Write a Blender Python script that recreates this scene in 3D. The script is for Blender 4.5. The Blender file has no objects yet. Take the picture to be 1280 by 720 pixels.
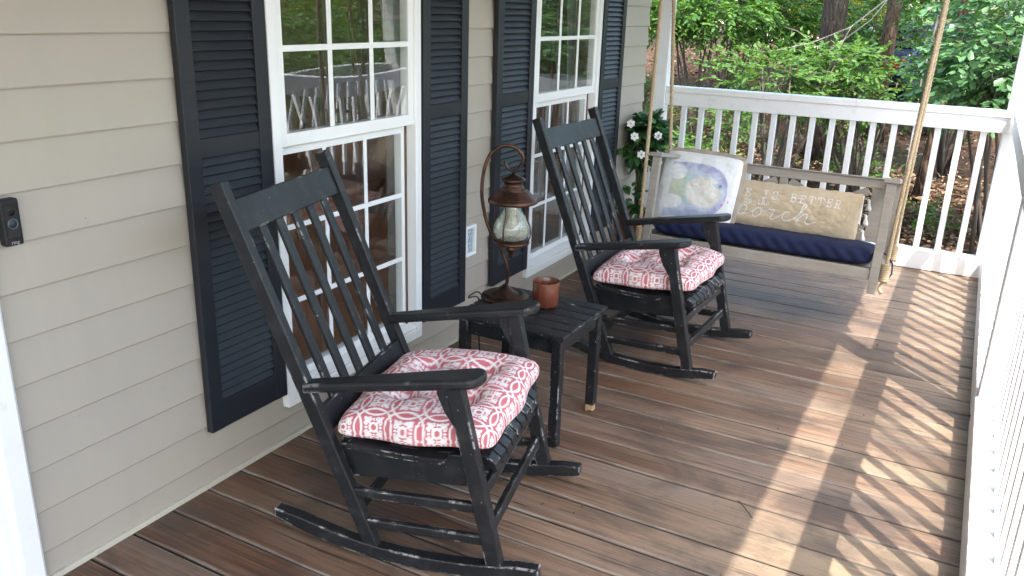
import bpy, math, random
import numpy as np
from mathutils import Vector, Matrix
random.seed(7)
RNG = np.random.default_rng(7)
PI = math.pi
scene = bpy.context.scene
COL = scene.collection


# ---------------------------------------------------------------- mesh helper
class MB:
    def __init__(self):
        self.v = []; self.f = []; self.r = []; self.uv = []; self.cur = 0.0

    def add(self, vs, fs, uv=None):
        b = len(self.v)
        self.v += [tuple(p) for p in vs]
        self.r += [self.cur] * len(vs)
        self.uv += list(uv) if uv is not None else [(0.0, 0.0)] * len(vs)
        self.f += [tuple(i + b for i in f) for f in fs]

    def box(self, x0, x1, y0, y1, z0, z1, m=None):
        vs = [(x, y, z) for x in (x0, x1) for y in (y0, y1) for z in (z0, z1)]
        if m is not None:
            vs = [m @ Vector(p) for p in vs]
        self.add(vs, [(0, 1, 3, 2), (4, 6, 7, 5), (0, 4, 5, 1), (2, 3, 7, 6), (0, 2, 6, 4), (1, 5, 7, 3)])
        return self

    def beam(self, p0, p1, w, h, side=(0, 1, 0), ext=0.0):
        """bar from p0 to p1; w along `side`, h along the third axis"""
        p0 = Vector(p0); p1 = Vector(p1); d = (p1 - p0).normalized()
        p0 -= d * ext; p1 += d * ext
        s = Vector(side); s = (s - d * s.dot(d)).normalized(); u = d.cross(s)
        vs = []
        for p in (p0, p1):
            for a, b in ((-1, -1), (1, -1), (1, 1), (-1, 1)):
                vs.append(p + s * (a * w / 2) + u * (b * h / 2))
        self.add(vs, [(3, 2, 1, 0), (4, 5, 6, 7), (0, 1, 5, 4), (1, 2, 6, 5), (2, 3, 7, 6), (3, 0, 4, 7)])
        return self

    def prism(self, poly, m0, m1):
        """polygon points mapped by two functions to two ends"""
        n = len(poly)
        self.add([m0(p) for p in poly] + [m1(p) for p in poly],
                 [tuple(range(n))[::-1], tuple(range(n, 2 * n))] +
                 [(i, (i + 1) % n, n + (i + 1) % n, n + i) for i in range(n)])
        return self

    def tube(self, path, rad, seg=8, cap=True):
        P = [Vector(p) for p in path]; n = len(P)
        R = rad if hasattr(rad, '__len__') else [rad] * n
        T = [(P[min(i + 1, n - 1)] - P[max(i - 1, 0)]).normalized() for i in range(n)]
        a = Vector((0, 0, 1)) if abs(T[0].z) < .9 else Vector((1, 0, 0))
        N = (a - T[0] * a.dot(T[0])).normalized()
        vs = []; fs = []
        for i in range(n):
            N = (N - T[i] * N.dot(T[i])).normalized(); B = T[i].cross(N)
            for k in range(seg):
                t = 2 * PI * k / seg
                vs.append(P[i] + (N * math.cos(t) + B * math.sin(t)) * R[i])
        for i in range(n - 1):
            for k in range(seg):
                k2 = (k + 1) % seg
                fs.append((i * seg + k, i * seg + k2, (i + 1) * seg + k2, (i + 1) * seg + k))
        if cap:
            fs.append(tuple(range(seg))[::-1]); fs.append(tuple(range((n - 1) * seg, n * seg)))
        self.add(vs, fs)
        return self

    def lathe(self, prof, c=(0, 0, 0), seg=40):
        vs = []; fs = []; n = len(prof)
        for r, z in prof:
            for k in range(seg):
                t = 2 * PI * k / seg
                vs.append((c[0] + r * math.cos(t), c[1] + r * math.sin(t), c[2] + z))
        for i in range(n - 1):
            for k in range(seg):
                k2 = (k + 1) % seg
                fs.append((i * seg + k, i * seg + k2, (i + 1) * seg + k2, (i + 1) * seg + k))
        self.add(vs, fs)
        return self

    def build(self, name, mat, parent=None, bevel=0.0, smooth=False, seg=2):
        me = bpy.data.meshes.new(name)
        me.from_pydata([tuple(p) for p in self.v], [], self.f)
        a = me.attributes.new('rnd', 'FLOAT', 'POINT'); a.data.foreach_set('value', self.r)
        ul = me.uv_layers.new(name='UVMap')
        li = np.empty(len(me.loops), np.int32); me.loops.foreach_get('vertex_index', li)
        ul.data.foreach_set('uv', np.array(self.uv, np.float32)[li].ravel())
        me.materials.append(mat)
        if smooth:
            me.polygons.foreach_set('use_smooth', [True] * len(me.polygons))
        me.update()
        o = bpy.data.objects.new(name, me); COL.objects.link(o)
        if parent: o.parent = parent
        if bevel:
            b = o.modifiers.new('bevel', 'BEVEL'); b.width = bevel; b.segments = seg
            b.limit_method = 'ANGLE'; b.angle_limit = math.radians(40)
        return o


def np_mesh(name, V, F, mat, parent=None, smooth=True, rnd=None, colors=None, uv=None):
    """mesh from arrays; F is (n,4) or (n,3)"""
    me = bpy.data.meshes.new(name)
    k = F.shape[1]
    me.vertices.add(len(V)); me.vertices.foreach_set('co', V.astype(np.float32).ravel())
    me.loops.add(F.size); me.loops.foreach_set('vertex_index', F.astype(np.int32).ravel())
    me.polygons.add(len(F)); me.polygons.foreach_set('loop_start', np.arange(0, F.size, k, dtype=np.int32))
    if smooth: me.polygons.foreach_set('use_smooth', np.ones(len(F), bool))
    me.update(calc_edges=True)
    if rnd is not None:
        a = me.attributes.new('rnd', 'FLOAT', 'POINT'); a.data.foreach_set('value', rnd.astype(np.float32))
    if colors is not None:
        a = me.attributes.new('dye', 'FLOAT_COLOR', 'POINT')
        c = np.ones((len(V), 4), np.float32); c[:, :3] = colors
        a.data.foreach_set('color', c.ravel())
    if uv is not None:
        ul = me.uv_layers.new(name='UVMap'); ul.data.foreach_set('uv', uv[F.ravel()].astype(np.float32).ravel())
    me.materials.append(mat)
    o = bpy.data.objects.new(name, me); COL.objects.link(o)
    if parent: o.parent = parent
    return o


def tag(o, label=None, cat=None, group=None, kind=None):
    if label: o['label'] = label
    if cat: o['category'] = cat
    if group: o['group'] = group
    if kind: o['kind'] = kind
    return o


def empty(name, loc, rz=0.0, label=None, cat=None, group=None):
    o = bpy.data.objects.new(name, None); COL.objects.link(o)
    o.location = loc; o.rotation_euler = (0, 0, rz); o.empty_display_size = .1
    return tag(o, label, cat, group)


def copy_tree(o, parent=None):
    c = o.copy(); COL.objects.link(c)
    c.parent = parent
    for ch in list(o.children):
        copy_tree(ch, c)
    return c


# ---------------------------------------------------------------- materials
class NT:
    def __init__(self, name):
        self.m = bpy.data.materials.new(name); self.m.use_nodes = True
        self.t = self.m.node_tree; self.t.nodes.clear()
        self.out = self.t.nodes.new('ShaderNodeOutputMaterial')

    def n(self, typ, ins=None, **props):
        nd = self.t.nodes.new('ShaderNode' + typ)
        for k, v in props.items(): setattr(nd, k, v)
        for k, v in (ins or {}).items():
            s = nd.inputs[k]
            if isinstance(v, bpy.types.NodeSocket): self.t.links.new(v, s)
            else: s.default_value = v
        return nd

    def coord(self, which='Object', scale=(1, 1, 1)):
        c = self.n('TexCoord').outputs[which]
        return self.n('Mapping', {'Vector': c, 'Scale': scale}).outputs[0]

    def noise(self, vec, scale=5, detail=4, rough=.5, dist=0):
        return self.n('TexNoise', {'Vector': vec, 'Scale': scale, 'Detail': detail, 'Roughness': rough, 'Distortion': dist}).outputs[0]

    def ramp(self, fac, stops, interp='LINEAR'):
        r = self.n('ValToRGB', {'Fac': fac}); e = r.color_ramp.elements
        r.color_ramp.interpolation = interp
        while len(e) < len(stops): e.new(0.5)
        for el, (p, c) in zip(e, stops):
            el.position = p
            el.color = (c, c, c, 1) if not hasattr(c, '__len__') else (*c, 1)
        return r.outputs[0]

    def mix(self, fac, a, b, blend='MIX'):
        nd = self.n('Mix', data_type='RGBA', blend_type=blend)
        for k, v in ((0, fac), (6, a), (7, b)):
            if isinstance(v, bpy.types.NodeSocket): self.t.links.new(v, nd.inputs[k])
            else: nd.inputs[k].default_value = v if k == 0 else (*v, 1)
        return nd.outputs[2]

    def math(self, op, a, b=0.0, c=0.0, clamp=False):
        nd = self.n('Math', operation=op, use_clamp=clamp)
        for k, v in ((0, a), (1, b), (2, c)):
            if isinstance(v, bpy.types.NodeSocket): self.t.links.new(v, nd.inputs[k])
            else: nd.inputs[k].default_value = v
        return nd.outputs[0]

    def attr(self, name, out='Fac'):
        return self.n('Attribute', attribute_name=name).outputs[out]

    def bump(self, h, strength=.3, dist=.002):
        return self.n('Bump', {'Height': h, 'Strength': strength, 'Distance': dist}).outputs[0]

    def bsdf(self, color, rough=.5, normal=None, metal=0.0, spec=.5, **kw):
        ins = {'Base Color': color if isinstance(color, bpy.types.NodeSocket) else (*color, 1),
               'Roughness': rough, 'Metallic': metal, 'Specular IOR Level': spec}
        if normal is not None: ins['Normal'] = normal
        ins.update(kw)
        return self.n('BsdfPrincipled', ins).outputs[0]

    def done(self, sh):
        self.t.links.new(sh, self.out.inputs['Surface']); return self.m


def mat_paint(name, color, rough=.4, var=.12, bump=.12, scale=60, dirt=None, spec=.5):
    t = NT(name); v = t.coord()
    n1 = t.noise(v, 3, 3); n2 = t.noise(v, scale, 3)
    c = t.mix(t.math('MULTIPLY', n1, var * 2), color, tuple(x * .7 for x in color))
    if dirt:
        d = t.ramp(t.noise(v, 14, 6, .7), [(.56, 0.), (.72, 1.)])
        c = t.mix(t.math('MULTIPLY', d, .5), c, dirt)
    return t.done(t.bsdf(c, rough, t.bump(n2, bump, .001), spec=spec))


def mat_black_paint(name='worn black paint', fleck=.745, chip0=.535):
    t = NT(name); v = t.coord()
    n1 = t.noise(v, 4, 4)
    base = t.mix(n1, (.0060, .0066, .0080), (.0125, .0138, .0165))
    geo = t.n('NewGeometry'); bev = t.n('Bevel', {'Radius': .007}, samples=4)
    dot = t.n('VectorMath', {0: bev.outputs[0], 1: geo.outputs['Normal']}, operation='DOT_PRODUCT').outputs['Value']
    edge = t.ramp(t.math('SUBTRACT', 1.0, dot), [(.012, 0.), (.06, 1.)])
    patch = t.ramp(t.noise(v, 9, 5, .65), [(chip0, 0.), (chip0 + .06, 1.)])
    fine = t.ramp(t.noise(v, 70, 3, .6), [(.40, 0.), (.50, 1.)])
    chip = t.math('MULTIPLY', t.math('MULTIPLY', edge, patch), fine)
    speck = t.ramp(t.noise(v, 130, 2, .5), [(fleck, 0.), (fleck + .02, 1.)])
    dust = t.math('MULTIPLY', t.ramp(t.noise(v, 22, 5, .7), [(.5, 0.), (.75, 1.)]), .10)
    m = t.math('MAXIMUM', chip, t.math('MULTIPLY', speck, .7))
    c = t.mix(m, t.mix(dust, base, (.2, .19, .18)), (.50, .48, .45))
    r = t.math('ADD', .34, t.math('MULTIPLY', n1, .22))
    return t.done(t.bsdf(c, r, t.bump(t.noise(v, 120, 3), .12, .001), spec=.38))


def mat_deck():
    t = NT('weathered deck boards')
    obj = t.n('TexCoord').outputs['Object']; uv = t.n('TexCoord').outputs['UV']
    rnd = t.attr('rnd')
    off = t.n('CombineXYZ', {'X': t.math('MULTIPLY', rnd, 37.0), 'Y': t.math('MULTIPLY', rnd, 91.0), 'Z': rnd}).outputs[0]
    p = t.n('VectorMath', {0: obj, 1: off}, operation='ADD').outputs[0]
    def st(sx, sy): return t.n('Mapping', {'Vector': p, 'Scale': (sx, sy, 1)}).outputs[0]
    grain = t.noise(st(2.2, 60), 1.0, 5, .6, .6)
    fine = t.noise(st(9, 320), 1.0, 3, .6)
    blot = t.noise(st(1.3, 5), 1.0, 5, .6, .4)
    world = t.noise(t.n('Mapping', {'Vector': obj, 'Scale': (1.1, 1.6, 1)}).outputs[0], 1.0, 4, .55)
    sx = t.n('SeparateXYZ', {0: obj}).outputs[0]
    # stain wears off towards the open, rained-on side of the porch
    wear = t.math('ADD', t.math('MULTIPLY', t.n('MapRange', {'Value': sx, 'From Min': .1, 'From Max': 2.1}).outputs[0], .42),
                  t.math('ADD', t.math('MULTIPLY', world, .55), t.math('MULTIPLY', blot, .5)))
    wear = t.math('ADD', wear, t.math('MULTIPLY', t.math('SUBTRACT', rnd, .5), .20))
    streak = t.noise(st(1.6, 130), 1.0, 4, .65, .3)
    g2 = t.math('MULTIPLY_ADD', streak, 1.3, t.math('MULTIPLY_ADD', grain, 1.1, -.72), clamp=True)
    stain = t.mix(g2, (.034, .0165, .0098), (.200, .102, .060))
    stain = t.mix(t.ramp(blot, [(.45, 0.), (.7, 1.)]), stain, (.165, .098, .064))
    bare = t.mix(g2, (.128, .080, .052), (.415, .294, .203))
    gz = t.ramp(t.noise(t.n('Mapping', {'Vector': obj, 'Scale': (.5, .55, 1), 'Location': (.3, 1.9, 0)}).outputs[0], 1.0, 3), [(.45, 0.), (.65, 1.)])
    gold = t.mix(t.math('MULTIPLY', gz, t.ramp(rnd, [(.25, .15), (.85, 1.)])), bare, (.30, .225, .145))
    col = t.mix(t.ramp(wear, [(.52, 0.), (1.12, 1.)]), stain, gold)
    # grey, bleached board edges
    v = t.n('SeparateXYZ', {0: uv}).outputs[1]
    e = t.math('MULTIPLY', t.math('ABSOLUTE', t.math('SUBTRACT', v, .5)), 2.0)
    en = t.math('ADD', e, t.math('MULTIPLY', t.math('SUBTRACT', t.noise(st(3, 30), 1.0, 4, .6), .5), .5))
    edge = t.math('MULTIPLY', t.ramp(en, [(.84, 0.), (.91, 1.), (.95, 1.), (.985, 0.)]), t.ramp(t.noise(st(.9, 9), 1.0, 3), [(.36, .15), (.60, .95)]))
    col = t.mix(edge, col, (.25, .225, .19))
    col = t.mix(t.ramp(e, [(.978, 0.), (.998, .75)]), col, (.016, .012, .010))
    gy = t.math('MULTIPLY', t.ramp(t.noise(st(.9, 6), 1.0, 5, .65, .5), [(.50, 0.), (.66, .45)]), t.ramp(rnd, [(.25, .2), (.8, 1.)]))
    col = t.mix(gy, col, t.mix(g2, (.085, .080, .080), (.205, .195, .190)))
    scr = t.ramp(t.noise(t.n('Mapping', {'Vector': obj, 'Scale': (5, 14, 1)}).outputs[0], 1.0, 8, .75), [(.63, 0.), (.75, .55)])
    col = t.mix(scr, col, (.30, .28, .25))
    dark = t.ramp(t.noise(st(3, 46), 1.0, 4, .7), [(.30, .75), (.42, 0.)])
    col = t.mix(dark, col, (.022, .015, .012))
    speck = t.ramp(t.noise(obj, 140, 2), [(.74, 0.), (.77, .8)])
    col = t.mix(speck, col, (.45, .42, .36))
    cr = t.ramp(t.noise(st(1.1, 85), 1.0, 3, .55, .5), [(.655, 0.), (.68, .85)])
    col = t.mix(cr, col, (.018, .013, .011))
    spl = t.ramp(t.noise(t.n('Mapping', {'Vector': obj, 'Scale': (1.7, 3.1, 1)}).outputs[0], 1.0, 6, .7, .6), [(.48, 0.), (.60, .60)])
    col = t.mix(spl, col, (.055, .043, .037))
    hgt = t.math('ADD', t.math('MULTIPLY', grain, .7), t.math('MULTIPLY', fine, .4))
    rgh = t.math('ADD', .38, t.math('MULTIPLY', blot, .25))
    return t.done(t.bsdf(col, rgh, t.bump(hgt, .45, .0022), spec=.5))


def mat_grey_wood():
    t = NT('grey washed wood'); o = t.n('TexCoord').outputs['Object']
    a = t.noise(t.n('Mapping', {'Vector': o, 'Scale': (6, 60, 60)}).outputs[0], 1, 4, .6, .4)
    c = t.mix(a, (.215, .190, .160), (.37, .335, .290))
    c = t.mix(t.ramp(t.noise(o, 7, 5, .7), [(.5, 0.), (.8, .5)]), c, (.38, .36, .33))
    return t.done(t.bsdf(c, .7, t.bump(a, .3, .0015), spec=.3))


def mat_siding():
    t = NT('clay vinyl siding'); o = t.n('TexCoord').outputs['Object']
    g = t.noise(t.n('Mapping', {'Vector': o, 'Scale': (30, 3, 120)}).outputs[0], 1, 4, .6)
    b = t.noise(t.n('Mapping', {'Vector': o, 'Scale': (1, 1.2, .8)}).outputs[0], 1.6, 4, .6)
    c = t.mix(b, (.356, .319, .266), (.396, .356, .300))
    d = t.ramp(t.noise(o, 55, 3, .6), [(.73, 0.), (.77, .6)])
    c = t.mix(d, c, (.22, .20, .17))
    run = t.ramp(t.noise(t.n('Mapping', {'Vector': o, 'Scale': (1, 9, .7)}).outputs[0], 1, 5, .65), [(.5, 0.), (.8, .22)])
    c = t.mix(run, c, (.29, .27, .23))
    return t.done(t.bsdf(c, .5, t.bump(g, .10, .001), spec=.35))


def mat_shutter():
    t = NT('charcoal blue shutter'); o = t.n('TexCoord').outputs['Object']
    g = t.noise(t.n('Mapping', {'Vector': o, 'Scale': (4, 5, 90)}).outputs[0], 1, 5, .65, 1.2)
    c = t.mix(g, (.0066, .0084, .0120), (.0160, .0198, .0265))
    c = t.mix(t.ramp(t.noise(o, 5, 4), [(.5, 0.), (.8, .3)]), c, (.035, .038, .042))
    return t.done(t.bsdf(c, .5, t.bump(g, .3, .0015), spec=.4))


def mat_glass_pane():
    t = NT('window glass')
    geo = t.n('NewGeometry')
    dt = t.math('ABSOLUTE', t.n('VectorMath', {0: geo.outputs['Normal'], 1: geo.outputs['Incoming']}, operation='DOT_PRODUCT').outputs['Value'])
    fr = t.math('MULTIPLY_ADD', t.math('POWER', t.math('SUBTRACT', 1.0, dt, clamp=True), 5.0), .88, .105)
    o = t.n('TexCoord').outputs['Object']
    f = t.math('ADD', fr, t.math('MULTIPLY', t.ramp(t.noise(o, 6, 6, .7), [(.4, 0.), (.9, 1.)]), .03), clamp=True)
    tr = t.n('BsdfTransparent', {'Color': (.95, .975, .97, 1)}).outputs[0]
    gl = t.n('BsdfGlossy', {'Color': (.95, .98, 1, 1), 'Roughness': .004}).outputs[0]
    return t.done(t.n('MixShader', {0: f, 1: tr, 2: gl}).outputs[0])


def mat_dye(name, rough=.9, weave=900, strength=.35, fuzz=.0):
    t = NT(name); o = t.n('TexCoord').outputs['Object']; uv = t.n('TexCoord').outputs['UV']
    c = t.attr('dye', 'Color')
    wx = t.n('TexWave', {'Vector': uv, 'Scale': weave, 'Distortion': 1.5, 'Detail': 1.0}, bands_direction='X').outputs[1]
    wy = t.n('TexWave', {'Vector': uv, 'Scale': weave, 'Distortion': 1.5, 'Detail': 1.0}, bands_direction='Y').outputs[1]
    w = t.math('MULTIPLY', t.math('ADD', wx, wy), .5)
    c = t.mix(t.math('MULTIPLY', w, .22), c, tuple([.5] * 3), 'MULTIPLY')
    c = t.mix(t.math('MULTIPLY', t.noise(o, 7, 4), .14), c, (.55, .53, .5), 'MULTIPLY')
    return t.done(t.bsdf(c, rough, t.bump(t.math('ADD', w, t.noise(o, 160, 3)), strength, .001), spec=.2,
                         **{'Sheen Weight': fuzz}))


def mat_leaf(name, stops, rough=.5, trans=.42, spec=.28):
    t = NT(name)
    stops = [(a, (r * .98, g * .93, b * .75)) for a, (r, g, b) in stops] if 'green' in name else stops
    c = t.ramp(t.attr('rnd'), stops)
    o = t.n('TexCoord').outputs['Object']
    c = t.mix(t.math('MULTIPLY', t.noise(o, 3.5, 3), .35), c, (.35, .42, .2), 'MULTIPLY')
    p = t.bsdf(c, rough, spec=spec)
    hs = t.n('HueSaturation', {'Hue': .485, 'Saturation': 1.15, 'Value': 1.35, 'Color': c}).outputs[0]
    tl = t.n('BsdfTranslucent', {'Color': hs}).outputs[0]
    return t.done(t.n('MixShader', {0: trans, 1: p, 2: tl}).outputs[0])


def mat_bark(name, a, b):
    t = NT(name); o = t.n('TexCoord').outputs['Object']
    g = t.noise(t.n('Mapping', {'Vector': o, 'Scale': (9, 9, 1.6)}).outputs[0], 1.5, 6, .7, .8)
    vor = t.n('TexVoronoi', {'Vector': t.n('Mapping', {'Vector': o, 'Scale': (22, 22, 4)}).outputs[0], 'Scale': 1.0}, feature='DISTANCE_TO_EDGE').outputs[0]
    c = t.mix(g, a, b)
    c = t.mix(t.ramp(t.noise(o, 1.8, 4), [(.5, 0.), (.75, .4)]), c, (.10, .12, .07))
    return t.done(t.bsdf(c, .9, t.bump(t.math('ADD', g, t.math('MULTIPLY', vor, 2.0)), 1.0, .06), spec=.2))


def mat_ground():
    t = NT('leaf litter ground'); o = t.n('TexCoord').outputs['Object']
    a = t.noise(o, 14, 8, .75); b = t.noise(o, .5, 4, .6); d = t.noise(o, 60, 4, .7)
    vor = t.n('TexVoronoi', {'Vector': o, 'Scale': 16.0, 'Randomness': 1.0}).outputs[1]
    vs = t.n('SeparateXYZ', {0: vor}).outputs[0]
    c = t.ramp(a, [(.25, (.020, .013, .009)), (.5, (.070, .043, .028)), (.72, (.17, .11, .075)), (.85, (.28, .20, .14))])
    c = t.mix(t.math('MULTIPLY', vs, .55), c, (.16, .095, .06))
    c = t.mix(t.math('MULTIPLY', t.ramp(t.noise(o, .9, 5, .7), [(.52, 0.), (.66, 1.)]), .55), c, (.035, .060, .018))
    return t.done(t.bsdf(c, .95, t.bump(t.math('ADD', a, d), 1.0, .05), spec=.1))


def mat_simple(name, color, rough=.5, metal=0.0, spec=.5, nscale=20, var=.25, bump=.1, bdist=.001):
    t = NT(name); o = t.n('TexCoord').outputs['Object']; n = t.noise(o, nscale, 4, .6)
    c = t.mix(t.math('MULTIPLY', n, var * 2), color, tuple(x * .55 for x in color))
    return t.done(t.bsdf(c, rough, t.bump(n, bump, bdist), metal, spec))


def mat_bronze():
    t = NT('aged bronze'); o = t.n('TexCoord').outputs['Object']
    n = t.noise(o, 14, 4, .6)
    c = t.mix(t.ramp(n, [(.4, 0.), (.7, 1.)]), (.030, .019, .015), (.125, .062, .043))
    dust = t.ramp(t.noise(o, 70, 4, .7), [(.6, 0.), (.8, .5)])
    c = t.mix(dust, c, (.22, .17, .14))
    return t.done(t.bsdf(c, t.math('ADD', .30, t.math('MULTIPLY', n, .25)), metal=.85))


def mat_crackle():
    t = NT('crackled glass'); o = t.n('TexCoord').outputs['Object']
    v = t.n('TexVoronoi', {'Vector': o, 'Scale': 120.0}, feature='DISTANCE_TO_EDGE').outputs[0]
    cr = t.ramp(v, [(.0, 0.), (.10, 1.)])
    bp = t.bump(cr, .8, .004)
    tr = t.n('BsdfTransparent', {'Color': (.97, .98, .93, 1)}).outputs[0]
    gl = t.n('BsdfGlossy', {'Color': (.95, .97, .92, 1), 'Roughness': .12, 'Normal': bp}).outputs[0]
    df = t.bsdf((.80, .79, .68), .2, bp)
    lw = t.n('LayerWeight', {'Blend': .35}).outputs[1]
    a = t.n('MixShader', {0: t.math('MULTIPLY_ADD', lw, .30, .07), 1: tr, 2: gl}).outputs[0]
    dm = t.math('MULTIPLY_ADD', t.math('SUBTRACT', 1.0, cr), .30, .10)
    return t.done(t.n('MixShader', {0: dm, 1: a, 2: df}).outputs[0])


def mat_mug():
    t = NT('rust glaze'); o = t.n('TexCoord').outputs['Object']
    n = t.noise(o, 55, 5, .7); d = t.noise(t.n('Mapping', {'Vector': o, 'Scale': (30, 30, 7)}).outputs[0], 1, 4, .6, .5)
    c = t.mix(t.ramp(d, [(.35, 0.), (.7, 1.)]), (.070, .018, .009), (.150, .043, .021))
    c = t.mix(t.ramp(n, [(.6, 0.), (.75, .5)]), c, (.26, .11, .07))
    return t.done(t.bsdf(c, .22, t.bump(n, .08, .001)))


def mat_curtain():
    t = NT('white curtain cloth')
    a = t.bsdf((.72, .73, .74), .9, spec=.1); b = t.n('BsdfTranslucent', {'Color': (.8, .8, .82, 1)}).outputs[0]
    return t.done(t.n('MixShader', {0: .4, 1: a, 2: b}).outputs[0])


SIDING = mat_siding()
WHITE = mat_paint('white trim paint', (.80, .80, .79), .38, .05, .10, 40, (.52, .50, .45))
RAILW = mat_paint('white railing paint', (.80, .81, .82), .42, .06, .2, 50, (.55, .53, .48))
VINYL = mat_paint('white window vinyl', (.80, .81, .80), .35, .04, .05, 40)
BLACK = mat_black_paint(chip0=.575)
BLACKW = mat_black_paint('scuffed black paint', .745, .50)
BLACKT = mat_black_paint('flecked black paint', .705)
DECK = mat_deck()
GREYWOOD = mat_grey_wood()
SHUT = mat_shutter()
GLASS = mat_glass_pane()
CURTAIN = mat_curtain()
BRONZE = mat_bronze()
CRACKLE = mat_crackle()
MUG = mat_mug()
RED = mat_dye('printed cotton', .88, 160, .3)
FISH = mat_dye('printed canvas', .9, 160, .3)
BURLAP = mat_dye('burlap weave', .95, 75, .9)
NAVY = mat_simple('navy canvas', (.012, .018, .058), .85, spec=.25, nscale=300, var=.3, bump=.4)
PIPING = mat_simple('taupe piping', (.40, .34, .27), .9, spec=.2, nscale=200, bump=.4)
TASSEL = mat_simple('white cotton yarn', (.72, .70, .66), .95, spec=.1, nscale=150, bump=.8)
ROPE = mat_simple('manila rope', (.50, .39, .25), .9, spec=.2, nscale=150, var=.35, bump=.8, bdist=.002)
CORDM = mat_simple('black cord', (.012, .012, .013), .4)
RAWWOOD = mat_simple('bare chewed wood', (.42, .28, .15), .85, nscale=70, bump=.8)
PLASTIC_D = mat_simple('dark plastic', (.012, .0125, .015), .5, var=.1, spec=.3)
PLASTIC_G = mat_simple('gloss black plastic', (.004, .004, .005), .18, var=.1, spec=.25)
RINGM = mat_simple('pale blue button ring', (.09, .14, .17), .3)
LETTER = mat_simple('pale lettering', (.35, .36, .38), .5)
SOCKET = mat_simple('blue grey socket face', (.32, .40, .47), .3, var=.2)
CEILM = mat_paint('pale ceiling boards', (.50, .50, .48), .5)
ROOFM = mat_simple('grey shingles', (.10, .10, .10), .9, nscale=12)
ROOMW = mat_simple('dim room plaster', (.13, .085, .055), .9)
ROOMF = mat_simple('red brown room floor', (.55, .20, .075), .28, nscale=5, var=.5)
DOORM = mat_simple('blue grey door', (.30, .36, .46), .35, var=.1)
TERRA = mat_simple('clay pot', (.33, .13, .07), .8, nscale=30)
SOIL = mat_simple('potting soil', (.02, .014, .01), .95, nscale=90, bump=1.0, bdist=.01)
STEMB = mat_simple('brown shrub stem', (.075, .062, .050), .9, nscale=60)
STEM = mat_simple('green stem', (.06, .085, .03), .7)
TWIG = mat_simple('grey twig', (.20, .17, .15), .85, nscale=60)
PETAL = mat_simple('white petal', (.80, .80, .77), .6, spec=.2, var=.08)
YELLOWC = mat_simple('yellow flower centre', (.55, .42, .08), .7)
BARK_D = mat_bark('dark oak bark', (.014, .010, .008), (.115, .085, .064))
BARK_B = mat_bark('brown pine bark', (.026, .016, .011), (.14, .088, .058))
GROUND = mat_ground()
LITTER = mat_leaf('dry leaves', [(0, (.055, .032, .020)), (.45, (.13, .078, .048)), (.8, (.23, .155, .105)), (1, (.34, .26, .19))], .8, .12, .15)
LF_DARK = mat_leaf('dark green leaves', [(0, (0.0305, 0.0813, 0.0305)), (0.6, (0.0661, 0.1678, 0.0508)), (1, (0.1321, 0.2669, 0.0712))])
LF_MID = mat_leaf('mid green leaves', [(0, (0.0407, 0.1051, 0.0305)), (0.6, (0.0813, 0.1949, 0.0508)), (1, (0.1609, 0.2795, 0.0712))])
LF_LIGHT = mat_leaf('light green leaves', [(0, (0.0518, 0.1242, 0.0389)), (0.6, (0.0864, 0.189, 0.0594)), (1, (0.135, 0.2484, 0.081))])
LF_OAK = mat_leaf('blue green leaves', [(0, (0.0521, 0.1404, 0.0682)), (0.6, (0.1003, 0.2245, 0.1123)), (1, (0.1705, 0.3309, 0.1404))], .35, .3, .6)
LF_YEL = mat_leaf('yellow green leaves', [(0, (0.081, 0.1418, 0.0216)), (0.6, (0.162, 0.216, 0.0297)), (1, (0.297, 0.2565, 0.0337))], .45, .5)
LF_GARD = mat_leaf('gardenia leaves', [(0, (0.0203, 0.069, 0.0244)), (0.6, (0.0406, 0.1258, 0.0365)), (1, (0.0913, 0.2028, 0.0608))], .28, .15, .6)
GRAVEL = mat_simple('pale gravel', (.46, .40, .32), .95, nscale=25, var=.3, bump=.8, bdist=.02)
CARBLUE = mat_simple('dark blue car paint', (.008, .011, .028), .18, var=.05, bump=0)
CARPALE = mat_simple('pale blue car paint', (.42, .50, .60), .2, var=.05, bump=0)
CARGLASS = mat_simple('car window glass', (.012, .014, .017), .05, var=.05, bump=0)
RUBBER = mat_simple('tyre rubber', (.012, .012, .012), .8)
RIMM = mat_simple('wheel metal', (.35, .35, .36), .35, metal=.8)
LAMPR = mat_simple('red car lens', (.22, .01, .01), .15)
LAMPW = mat_simple('clear car lens', (.7, .7, .7), .1)
BULB = mat_simple('white candle sleeve', (.70, .68, .60), .5)
GREYPOST = mat_simple('grey metal post', (.20, .24, .27), .5)


# ---------------------------------------------------------------- terrain
def terr(x, y):
    s = np.clip((-(x - 2) / np.maximum(y, 4.0) - .02) / .30, 0, 1)
    s = s * s * (3 - 2 * s)
    slope = .070 + .068 * s
    d = np.maximum(np.asarray(y, float) - 6.4, 0)
    d = 17 * (1 - np.exp(-d / 17) * (1 + 0)) * 1.15
    d = np.minimum(d, np.maximum(np.asarray(y, float) - 6.4, 0))
    return -.72 + slope * d


def terr1(x, y): return float(terr(np.array(float(x)), np.array(float(y))))


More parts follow.
